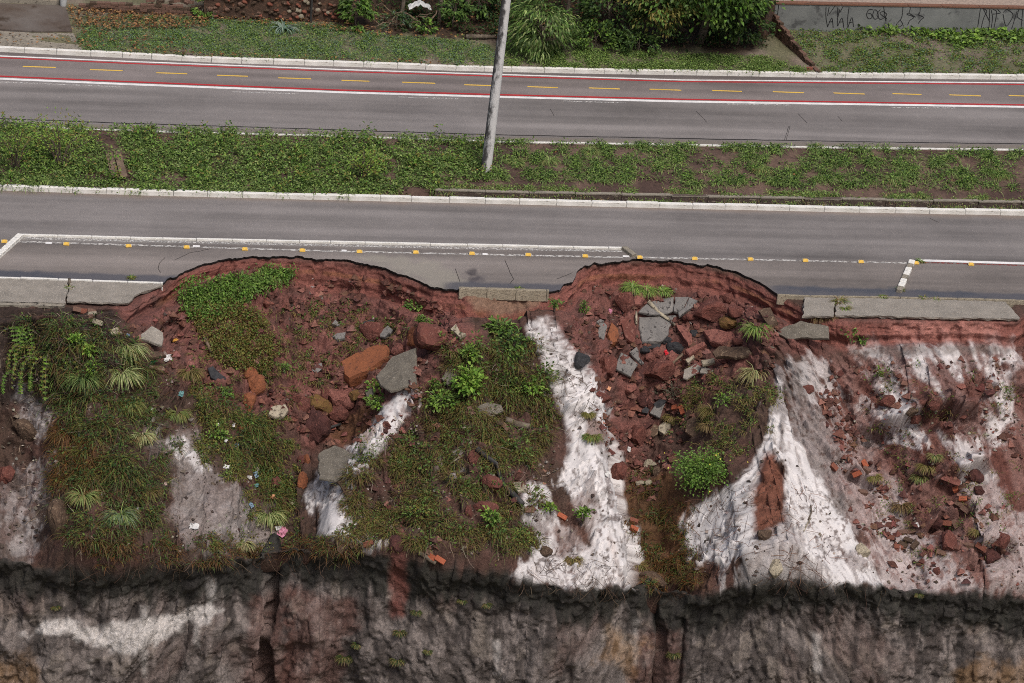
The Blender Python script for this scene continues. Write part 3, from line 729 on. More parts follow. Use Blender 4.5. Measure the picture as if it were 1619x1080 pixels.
def rock_mesh(name, m, seed, sub_=3, cut=9, rgh=.22):
    rr = random.Random(seed); bm = bmesh.new(); bmesh.ops.create_icosphere(bm, subdivisions=sub_, radius=.5)
    pl = []
    for _ in range(cut):
        d = Vector((rr.gauss(0, 1), rr.gauss(0, 1), rr.gauss(0, 1))).normalized(); pl.append((d, rr.uniform(.26, .42)))
    for v in bm.verts:
        for d, h in pl:
            e = v.co.dot(d) - h
            if e > 0: v.co -= d * e * .92
        q = v.co * 5
        v.co *= 1 + float(fbm(np.array([q.x + q.z * .7 + seed]), np.array([q.y - q.z * .6]), 4, 301 + seed)[0] - .5) * rgh * 2
    me = bpy.data.meshes.new(name); bm.to_mesh(me); bm.free(); me.materials.append(m)
    return me
ROCKS = {}
def rock(name, label, px, py, w, h, m, ang=0, grp=None, sink=.24, depth=None, cat='clod'):
    """A boulder or clod, w by h photo pixels, its long axis turned by ang degrees in the view."""
    p, n = at(px, py); k = ppm(p)
    key = (m, R.randrange(6))
    if key not in ROCKS: ROCKS[key] = rock_mesh(name, M[m], 1 + len(ROCKS) * 3)
    g_ = 1.18 if name == 'clod' else 1.08; W_, H_ = g_ * w / k, g_ * h / k; D_ = depth or (W_ + H_) * .42
    z = Vector(-fw) * .55 + n * .45; z.normalize()
    a = math.radians(ang)
    x = Vector(rt) * math.cos(a) - Vector(up) * math.sin(a); x = (x - z * x.dot(z)).normalized(); y = z.cross(x)
    o = link(name, ROCKS[key], None)
    q = Matrix((x, y, z)).transposed().to_4x4()
    o.matrix_world = Matrix.Translation(p + n * D_ * (.5 - sink)) @ q @ Matrix.Diagonal((W_ * 1.12, H_ * 1.12, D_ * 1.1, 1))
    return tag(o, label, cat, grp)

def tube(bm, pts, rad, sides=6):
    rings = []
    for i, p in enumerate(pts):
        p = Vector(p); t = (Vector(pts[min(i + 1, len(pts) - 1)]) - Vector(pts[max(i - 1, 0)])).normalized()
        a = t.orthogonal().normalized(); b = t.cross(a); r = rad[i] if hasattr(rad, '__len__') else rad
        rings.append([bm.verts.new(p + (a * math.cos(2 * math.pi * j / sides) + b * math.sin(2 * math.pi * j / sides)) * r) for j in range(sides)])
    for a, b in zip(rings, rings[1:]):
        for i in range(sides): bm.faces.new((a[i], a[(i + 1) % sides], b[(i + 1) % sides], b[i]))
    bm.faces.new(list(reversed(rings[0]))); bm.faces.new(rings[-1])

# ------------------------------------------------------------------ leaves and blades, many at a time
def leaf_geo(P, D, Nn, ln, wd, col, fold=.15):
    """P base, D direction, Nn face normal, ln/wd sizes, col (N,3)."""
    P = np.asarray(P, float); D = D / (np.linalg.norm(D, axis=1, keepdims=True) + 1e-9)
    S_ = np.cross(D, Nn); S_ /= (np.linalg.norm(S_, axis=1, keepdims=True) + 1e-9); U_ = np.cross(S_, D)
    ln = np.asarray(ln)[:, None]; wd = np.asarray(wd)[:, None]
    V = np.stack([P, P + D * ln * .5 + S_ * wd * .5 + U_ * ln * fold, P + D * ln - U_ * ln * fold * .6, P + D * ln * .5 - S_ * wd * .5 + U_ * ln * fold], 1).reshape(-1, 3)
    F = np.arange(len(P) * 4).reshape(-1, 4)
    return V, F, np.repeat(col, 4, axis=0)
def blade_geo(P, A, ln, wd, lift, col, tipc=None):
    """Grass blades: base P, azimuth direction A (N,3, level), length, width, lift 0..1 (1 upright)."""
    n = len(P); P = np.asarray(P, float); ln = np.asarray(ln)[:, None]; lift = np.asarray(lift)[:, None]
    S_ = np.stack([-A[:, 1], A[:, 0], A[:, 2] * 0], 1); wd = np.asarray(wd)[:, None]
    Vs = []; Z = np.array([[0, 0, 1.0]]); q = P; Cs = []
    for i, t in enumerate((0, .33, .66, 1)):
        if i:
            el = lift * (1.15 - t * 1.5) - (1 - lift) * (t - .3) * .9
            q = q + (A * np.cos(el * 1.5) + Z * np.sin(el * 1.5)) * ln / 3
        w = wd * (1, .9, .6, .08)[i] * .5
        Vs += [q - S_ * w, q + S_ * w]
        c = col if tipc is None else col + (tipc - col) * t ** 1.5
        Cs += [c, c]
    V = np.stack(Vs, 1).reshape(-1, 3); base = np.arange(n)[:, None] * 8
    F = np.concatenate([base + np.array([[0, 1, 3, 2]]) + 2 * i for i in range(3)], 0)
    return V, F, np.stack(Cs, 1).reshape(-1, 3)
def join(parts):
    V, F, C_ = [], [], []; o = 0
    for v, f, c in parts:
        V.append(v); F.append(f + o); C_.append(c); o += len(v)
    return np.concatenate(V), np.concatenate(F), np.concatenate(C_)
def rdir(n): 
    a = RNG.uniform(0, 2 * math.pi, n); return np.stack([np.cos(a), np.sin(a), np.zeros(n)], 1)
def palette(n, cols, var=.25):
    c = np.array(cols)[RNG.integers(0, len(cols), n)]
    return np.clip(c * (1 + RNG.uniform(-var, var, (n, 1))) * (1 + RNG.uniform(-.08, .08, (n, 3))), .003, .8)
GREENS = [rgb(98, 124, 58), rgb(118, 144, 68), rgb(80, 104, 50)]
GRASSG = [rgb(116, 136, 76), rgb(136, 154, 90), rgb(98, 118, 64)]
BRIGHT = [rgb(122, 156, 62, .9), rgb(100, 136, 54, .9), rgb(144, 172, 78, .9)]
DARKG = [rgb(54, 76, 38), rgb(44, 64, 36), rgb(66, 88, 44)]
OLIVE = [rgb(112, 110, 56), rgb(98, 100, 50), rgb(126, 118, 62)]
DRY = [rgb(150, 128, 88, .9), rgb(124, 104, 70, .9), rgb(104, 86, 58, .9)]
DRYD = [rgb(92, 72, 50, .9), rgb(72, 56, 42, .9), rgb(112, 84, 54, .9)]
ORANGE = [rgb(120, 80, 40, .9), rgb(104, 70, 36, .9), rgb(90, 78, 40, .9)]
PALEG = [rgb(166, 172, 116), rgb(136, 150, 94), rgb(194, 188, 144)]
BLUEG = [rgb(106, 128, 104, .9), rgb(86, 108, 84, .9), rgb(128, 146, 120, .9)]
LITT = [rgb(146, 106, 68, .9), rgb(120, 86, 56, .9), rgb(166, 130, 88, .9), rgb(98, 70, 48, .9)]

def in_poly_points(poly, n, dens_fn=None, edge=0):
    P = np.array(poly, float); out = []
    lo, hi = P.min(0), P.max(0); tries = 0
    while len(out) < n and tries < 60:
        q = RNG.uniform(lo, hi, (n * 2, 2)); k = polydist(poly, q[:, 0], q[:, 1]) + edge * (fbm(q[:, 0] / 22, q[:, 1] / 22, 4, 811) - .55) * 2 + edge * .12 * RNG.normal(0, 1, len(q)) > 0
        q = q[k]
        if dens_fn is not None: q = q[RNG.random(len(q)) < dens_fn(q[:, 0], q[:, 1])]
        out.extend(q.tolist()); tries += 1
    return out[:n]
def hits(pts, which=None):
    P = []; Nn = []
    for a, b in pts:
        p, n = at(a, b, which); P.append(p); Nn.append(n)
    return np.array(P), np.array(Nn)
def patchy(scale, lo, hi, seed):
    return lambda x, y: sst(lo, hi, fbm(np.asarray(x) / scale, np.asarray(y) / scale * 1.4, 4, seed))
def clump_leaves(P, Nn, per, rad, size, hgt, cols, wr=.6, var=.25):
    n = len(P) * per; base = np.repeat(P, per, 0); nn = np.repeat(Nn, per, 0)
    off = RNG.normal(0, 1, (n, 3)); off -= nn * np.sum(off * nn, 1, keepdims=True) * .9
    upv = nn * .5 + np.array([[0, 0, .5]])
    h = RNG.random((n, 1)) ** .8
    pos = base + off * rad * .6 * (1.1 - .5 * h) + upv * h * hgt
    D = off / (np.linalg.norm(off, axis=1, keepdims=True) + 1e-9) + RNG.normal(0, .5, (n, 3)); fn_ = upv + RNG.normal(0, .45, (n, 3))
    ln = size * RNG.uniform(.6, 1.4, n)
    return leaf_geo(pos, D, fn_, ln, ln * wr, palette(n, cols, var))
def clump_blades(P, Nn, per, rad, ln, wd, cols, lift=(.3, .9), tip=None, hang=0.0):
    n = len(P) * per; A = rdir(n); A[:, 1] -= hang; A /= np.linalg.norm(A, axis=1, keepdims=True); base = np.repeat(P, per, 0) + A * RNG.uniform(0, rad, (n, 1))
    c = palette(n, cols); t = None if tip is None else palette(n, tip)
    return blade_geo(base, A, ln * RNG.uniform(.55, 1.25, n), wd * RNG.uniform(.7, 1.3, n), RNG.uniform(lift[0], lift[1], n), c, t)
def stuff(name, label, cat, parts, m='leaf'):
    V, F, c = join(parts)
    return tag(link(name, npmesh(name, V, F, M[m], c)), label, cat, None, 'stuff')

# ------------------------------------------------------------------ kerbs, pavements, markings
KB_MESH = {}
def kerb(name, f, X0, X1, seg, w, ztop, h, m, side=1, gaps=(), jit=.008, label=None):
    root = tag(empty(name), kind='structure')
    key = (m, round(w, 2))
    if key not in KB_MESH: KB_MESH[key] = box_mesh('kerb_stone', M[m], .04)
    x = X0
    while x < X1:
        s_ = seg * (1 if -20 < x < 23 else 6) * R.uniform(.9, 1.1); x2 = min(x + s_, X1); mx = (x + x2) / 2
        if not any(a < mx < b for a, b in gaps):
            ya, yb = float(f(x)), float(f(x2)); o = link('kerb_stone', KB_MESH[key], root)
            o.location = (mx, (ya + yb) / 2 + side * w / 2 + R.uniform(-jit, jit), ztop - h / 2 + R.uniform(-jit, jit))
            o.rotation_euler = (R.uniform(-.02, .02), R.uniform(-.004, .004), math.atan2(yb - ya, x2 - x)); o.scale = (math.hypot(x2 - x, yb - ya) - .012, w, h)
        x = x2
    return root
kerb('verge_kerb', fA, -58, 60, 1.0, .15, .15, .3, 'kerb')
kerb('ditch_kerb', fB, -58, 60, 1.0, .09, .012, .2, 'kerb', -1, jit=.004)
kerb('road_kerb', fC, -58, 60, 1.0, .15, .14, .3, 'kerb', 1, gaps=[(G(556, 317)[0], G(571, 317)[0])])
fD = lambda X: np.interp(X, *line(KD))
xe = G(258, 449)[0]
kerb('pavement_kerb', fD, -58, xe, .9, .075, .04, .26, 'kerb', -1)
fE = lambda X: np.interp(X, *rd)
kr = tag(kerb('bare_kerb', lambda X: np.interp(X, *line([(724, 458), (868, 462)])), G(725, 458)[0], G(867, 461)[0], .8, .11, .09, .32, 'pale_stone', -1), kind='structure')
kerb('pavement_kerb', lambda X: np.interp(X, *line([(1228, 466), (1268, 468.5), (1400, 470), (1619, 476), (2200, 494)])), G(1229, 467)[0], 60, .84, .06, .04, .3, 'pale_stone', -1)

def ribbon(name, pts, w, m, parent, z=.004, wob=0.0, step=.5):
    q = [Vector(G(a, b, z)) for a, b in pts]; P = []
    for a, b in zip(q, q[1:]):
        k = max(1, int((b - a).length / step)); P += [a.lerp(b, i / k) for i in range(k)]
    P.append(q[-1]); V = []
    for i, p in enumerate(P):
        t = (P[min(i + 1, len(P) - 1)] - P[max(i - 1, 0)]).normalized(); s_ = Vector((-t.y, t.x, 0)) * w / 2
        o_ = Vector((0, 1, 0)) * R.uniform(-wob, wob)
        V += [p + s_ + o_, p - s_ + o_]
    F = [(2 * i, 2 * i + 1, 2 * i + 3, 2 * i + 2) for i in range(len(P) - 1)]
    return link(name, npmesh(name, V, F, m), parent)
M['white_paint'] = mat_worn('white_paint', rgb(236, 234, 232, .9), .22, .30, 14)
M['red_paint'] = mat_worn('red_paint', rgb(176, 48, 52, .95), .22, .32, 14)
M['yellow_paint'] = mat_worn('yellow_paint', rgb(226, 186, 84, .95), .24, .32, 20)
M['worn_white'] = mat_worn('worn_white_paint', rgb(214, 211, 206, .9), .46, .54, 16, (.5, 1, 1))
M['ghost_white'] = mat_worn('ghost_white_paint', rgb(222, 220, 216, .9), .50, .56, 22, (.6, 1, 1))
M['worn_red'] = mat_worn('worn_red_paint', rgb(140, 66, 60, .9), .46, .54, 12)
M['crack'] = mat_noise('crack_gap', rgb(30, 28, 28), rgb(44, 41, 40), 8, .95, 20, 0)  # dark colour of the road cracks and the open seam
def off(pts, dy): return [(a, b + dy) for a, b in pts]
ribbon('edge_line', [(-500, 57), (0, 88.5), (200, 97), (540, 110), (780, 117.5), (1079, 126.5), (1619, 131), (2200, 136)], .10, M['white_paint'], far_road)
ribbon('red_line', [(-500, 60), (0, 91), (200, 100), (540, 113), (780, 120.3), (1079, 129), (1619, 133.5), (2200, 138)], .10, M['red_paint'], far_road)
ribbon('red_line', [(-500, 97), (0, 120.5), (200, 129), (540, 142.5), (780, 149.5), (1079, 157), (1619, 166), (2200, 175)], .12, M['red_paint'], far_road)
ribbon('lane_line', [(-500, 101), (0, 124.5), (200, 133), (540, 146), (780, 153), (1079, 160.5), (1619, 169), (2200, 178)], .17, M['white_paint'], far_road)
for a, b in (((0, 129.5), (195, 137.5)), ((367, 145), (472, 148.5)), ((630, 153.5), (725, 156)), ((890, 160), (990, 162.5)), ((1150, 164.5), (1250, 166)), ((1410, 170), (1510, 171))):
    ribbon('ghost_dash', [a, b], .09, M['ghost_white'], far_road)
DASH = [(36, 105, 52), (142, 110, 52), (247, 115, 49), (343, 119, 49), (440, 123, 52), (540, 127, 44), (636, 130, 52), (734, 134, 45), (834, 137, 48), (931, 139, 49), (1027, 141, 50), (1126, 143, 47), (1222, 145, 49), (1318, 147, 49), (1411, 148, 46), (1501, 150, 50), (1595, 151, 48)]
for x, y, w in DASH:
    ribbon('yellow_dash', [(x, y), (x + w, y + w * .033)], .085, M['yellow_paint'], far_road)
ribbon('road_seam', [(-500, 160), (0, 187.5), (206, 195), (540, 205.5), (780, 213), (1079, 219), (1350, 224), (1619, 227.5), (2200, 236)], .06, M['crack'], far_road, wob=.016, step=.25)
ribbon('stud_line', [(14, 381.5), (540, 397.5), (985, 407)], .10, M['worn_white'], near_road)
ribbon('stud_line', [(1015, 407), (1260, 412), (1440, 416)], .10, M['worn_white'], near_road)
ribbon('bay_line', [(1452, 411.5), (1619, 416.5), (2200, 432)], .15, M['white_paint'], near_road)
ribbon('bay_red_line', [(1452, 414.6), (1619, 419.6), (2200, 435)], .08, M['worn_red'], near_road)
ribbon('bay_strip', [(36, 376.5), (540, 388), (985, 397)], .16, M['ghost_white'], near_road)
for p, w in (([(72, 384), (82, 384.4)], .12), ([(305, 389), (316, 389.4)], .12), ([(540, 396), (548, 396.4)], .12), ([(763, 401.5), (771, 401.8)], .12), ([(985, 405), (995, 405.4)], .12)):
    ribbon('line_stub', p, w, M['white_paint'], near_road, .007)
def crack(pts, w=.014):
    ribbon('crack', pts, w, M['crack'], near_road, .005, .02, .12)
for c in ([(261, 407), (252, 416), (250, 425), (254, 431)], [(330, 394), (300, 400), (276, 411)], [(798, 411), (804, 424), (806, 430)], [(806, 430), (812, 441), (806, 449)], [(720, 425), (727, 445)], [(905, 431), (880, 441)], [(1470, 345), (1485, 352)]): crack(c)
for c in ([(1100, 175), (1112, 187), (1117, 193)], [(1262, 180), (1272, 190), (1276, 195)], [(1325, 184), (1332, 192)], [(870, 172), (876, 183)], [(1240, 222), (1247, 200)], [(1243, 222), (1249, 200)]):
    ribbon('crack', c, .012, M['crack'], far_road, .005, .02, .12)

# raised bay edge, a low painted strip of kerb stones
fb_ = line([(34, 372), (250, 377.5), (540, 383.5), (800, 389), (986, 393)])
kerb('bay_kerb', lambda X: np.interp(X, *fb_), G(34, 372)[0], G(986, 393)[0], .95, .09, .05, .12, 'kerb', -1, jit=.005)
def slant_kerb(a, b, n, mats):
    root = tag(empty('bay_end_kerb'), kind='structure')
    A, B = Vector(G(*a)), Vector(G(*b)); d = (B - A) / n
    me = [box_mesh('kerb_stone', M[m], .08) for m in mats]
    for i in range(n):
        o = link('kerb_stone', me[i % len(me)], root); o.location = A + d * (i + .5) + Vector((0, 0, .04)); o.rotation_euler = (0, 0, math.atan2(d.y, d.x) + R.uniform(-.03, .03)); o.scale = (d.length - .02, .17, .12)
slant_kerb((33, 374), (-22, 424), 8, ['kerb', 'kerb'])
slant_kerb((1442, 415), (1421, 463), 8, ['kerb', 'concrete', 'kerb'])
slant_kerb((986, 394), (1003, 407), 3, ['concrete'])

# pavement slabs hanging over the edge
def slab(name, label, px, th, z, m, cat='pavement slab', jag=.03, parent=None):
    top = [Vector(G(a, b, z)) for a, b in px]; pts = []
    for i in range(len(top)):
        a, b = top[i], top[(i + 1) % len(top)]; k = max(1, int((b - a).length / .14))
        for j in range(k): pts.append(a.lerp(b, j / k) + (Vector((R.uniform(-1, 1), R.uniform(-1, 1), 0)) * jag if j else Vector()))
    bm = bmesh.new(); up_ = [bm.verts.new(p) for p in pts]; mid = [bm.verts.new(p + Vector((0, R.uniform(-.01, .03), -th * .5))) for p in pts]; lo = [bm.verts.new(p + Vector((R.uniform(-.02, .02), .05 + R.uniform(-.02, .05), -th))) for p in pts]
    bm.faces.new(up_); bm.faces.new(list(reversed(lo)))
    for A, B in ((up_, mid), (mid, lo)):
        for i in range(len(pts)):
            j = (i + 1) % len(pts); bm.faces.new((A[j], A[i], B[i], B[j]))
    bmesh.ops.recalc_face_normals(bm, faces=list(bm.faces)); bmesh.ops.triangulate(bm, faces=[f for f in bm.faces if len(f.verts) > 4])
    return tag(fin(bm, name, m), label, cat)
slab('pavement_slab', 'long pavement slab on the left, broken off beside the larger collapse', [(110, 444.5), (250, 449), (258, 450), (238, 458), (222, 463), (213, 467), (209, 473), (203, 479), (160, 478.5), (106, 476.5)], .09, .03, M['aggregate'])
slab('pavement_slab', 'pavement slab with a plain concrete edge beyond the short dark post stub', [(-700, 426), (0, 440.5), (108, 444.3), (104, 479), (0, 477), (-700, 462)], .1, .03, M['aggregate'])
slab('concrete_edging', 'beige concrete edging strip under the left pavement slab', [(-700, 463.5), (0, 478.5), (103, 480.3), (101, 484), (0, 482), (-700, 467)], .14, .015, M['concrete'], 'edging', .012)
slab('pavement_slab', 'short pavement slab beside the smaller collapse, weeds in its joint', [(1271, 470.5), (1322, 471), (1318, 499), (1268, 500), (1272, 486)], .1, .03, M['aggregate'])
slab('pavement_slab', 'long undercut pavement slab on the right over pink earth', [(1325, 471), (1450, 472.5), (1590, 477), (1596, 484), (1612, 502), (1612, 504), (1500, 502), (1380, 499), (1321, 498.5)], .1, .03, M['aggregate'])
slab('pavement_slab', 'pavement slab at the right margin behind a gap of bare dirt', [(1650, 481), (2300, 500), (2300, 530), (1648, 512)], .1, .03, M['aggregate'])

# road studs along the parking bays
STUD = [(7, 381), (105, 385), (203, 388), (295, 390), (387, 393), (478, 395), (568, 397), (657, 398), (746, 400), (835, 402), (925, 404), (1011, 406), (1098, 408), (1186, 409), (1273, 411), (1361, 413), (1448, 415), (1535, 417)]
STL = ['outside the slanted kerb at the far left end', 'just inside the left corner of the bay kerb', 'second from the left corner of the bay kerb', 'third from the left corner, above the end of the left pavement slab', 'above the first bend of the broken asphalt edge',
       'above the middle of the left collapse', 'right of the left collapse centre, beside a short white stub', 'above the pale worn asphalt patch', 'above the black stain on the asphalt', 'above the bare kerb on the road edge', 'just left of where the bay kerb ends',
       'just past the broken end of the bay kerb, at the brink', 'above the middle of the right collapse', 'above the right shoulder of the right collapse', 'above the end of the right pavement slab', 'left of the slanted white block row', 'at the top of the slanted white block row', 'inside the right bay, nearest the right margin']
M['stud_yellow'] = mat_noise('stud_yellow', rgb(236, 196, 92, .95), rgb(206, 164, 76, .95), 12, .5, 30, .002)
M['stud_white'] = mat_noise('stud_reflector', rgb(226, 214, 180, .95), rgb(200, 186, 150, .95), 12, .4, 30, 0)
def frustum(bm, x, y, z0, x2, y2, z1, oy=0):
    v = [bm.verts.new(p) for p in ((-x, -y, z0), (x, -y, z0), (x, y, z0), (-x, y, z0), (-x2, -y2 + oy, z1), (x2, -y2 + oy, z1), (x2, y2 + oy, z1), (-x2, y2 + oy, z1))]
    for f in ((3, 2, 1, 0), (4, 5, 6, 7), (0, 1, 5, 4), (1, 2, 6, 5), (2, 3, 7, 6), (3, 0, 4, 7)): bm.faces.new([v[i] for i in f])
bm = bmesh.new(); frustum(bm, .085, .065, 0, .06, .042, .065); bmesh.ops.bevel(bm, geom=list(bm.edges), offset=.01, segments=2, affect='EDGES')
sme = bpy.data.meshes.new('body'); bm.to_mesh(sme); bm.free(); sme.materials.append(M['stud_yellow'])
bm = bmesh.new(); frustum(bm, .006, .05, .014, .006, .038, .055); rme = bpy.data.meshes.new('reflector'); bm.to_mesh(rme); bm.free(); rme.materials.append(M['stud_white'])
for (x, y), l in zip(STUD, STL):
    e = tag(empty('road_stud', G(x, y + 2, .005)), 'yellow road stud ' + l, 'road stud', 'yellow road studs along the parking bays'); e.rotation_euler = (0, 0, R.uniform(-.15, .15))
    link('body', sme, e)
    for s_ in (-1, 1): link('reflector', rme, e, (s_ * .077, 0, .004))

# ------------------------------------------------------------------ pole, plank bridge, drain
pb, _ = at(768, 272); axis = (Vector((.035, 0, 1))).normalized()
bm = bmesh.new(); H_ = 10.5
pp = [pb + axis * t for t in np.linspace(-.4, H_, 24)]; tube(bm, pp, [.162 - .0024 * i for i in range(24)], 20)
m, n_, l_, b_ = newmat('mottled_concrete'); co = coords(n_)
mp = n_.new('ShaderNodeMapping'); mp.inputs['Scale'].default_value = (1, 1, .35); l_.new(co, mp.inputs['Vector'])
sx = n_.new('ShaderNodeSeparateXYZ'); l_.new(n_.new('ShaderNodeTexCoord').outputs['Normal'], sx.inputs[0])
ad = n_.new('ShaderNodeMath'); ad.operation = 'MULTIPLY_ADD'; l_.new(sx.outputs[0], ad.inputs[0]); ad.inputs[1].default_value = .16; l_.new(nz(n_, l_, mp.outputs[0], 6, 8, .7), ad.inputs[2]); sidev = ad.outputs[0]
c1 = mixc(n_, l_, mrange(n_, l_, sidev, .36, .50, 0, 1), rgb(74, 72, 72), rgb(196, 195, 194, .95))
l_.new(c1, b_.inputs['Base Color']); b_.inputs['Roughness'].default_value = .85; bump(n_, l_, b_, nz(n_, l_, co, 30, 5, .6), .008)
for v in bm.verts: v.co -= pb
pole = empty('utility_pole', pb); tag(pole, 'leaning mottled grey concrete pole standing on the ditch bank', 'pole')
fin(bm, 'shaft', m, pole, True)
bm = bmesh.new()
for z in (H_ - .6, H_ - 1.2):
    frustum(bm, .85, .05, z, .85, .05, z + .1)
fin(bm, 'cross_arm', M['wood'], pole)
e = empty('footbridge', at(183, 262)[0]); tag(e, 'two weathered planks laid across the ditch as a footbridge', 'footbridge')
bw = e.location
for poly in ([(165.5, 238), (178, 238), (188.5, 279), (176.5, 279.5)], [(179.3, 238), (190, 237), (201.5, 277), (190, 279)]):
    o = chunk('plank', None, None, poly, .05, M['wood'], up_=.16, tilt=(0, -.08, 1), rough=.006); o.parent = e; o.location = o.location - bw

# concrete wall of the open drain
dx0, dx1 = G(690, 290)[0], 60.0
dw = tag(empty('drain_wall'), kind='structure'); dme = box_mesh('wall_block', M['concrete'], .03); dme2 = box_mesh('wall_block', mat_noise('stained_concrete', rgb(96, 84, 76), rgb(62, 52, 48), 3, .9, 20, .02, rgb(140, 130, 116), 6), .03)
x = dx0
while x < dx1:
    s_ = R.uniform(1.1, 1.7) * (1 if x < 23 else 5); mx = x + s_ / 2; b = fB(mx) - .1; c = fC(mx) + .16; y = b - (b - c) * .69
    o = link('wall_block', dme2, dw); o.location = (mx, y, -.30 - .22 + R.uniform(-.02, .02)); o.scale = (s_ - .01, .14, .5); o.rotation_euler = (0, 0, math.atan2(fB(x + s_) - fB(x), s_) + R.uniform(-.01, .01))
    o = link('coping', dme, dw); o.location = (mx, y, -.27 + R.uniform(-.008, .008)); o.scale = (s_ - .012, .16, .03); o.rotation_euler = (0, 0, math.atan2(fB(x + s_) - fB(x), s_))
    x += s_

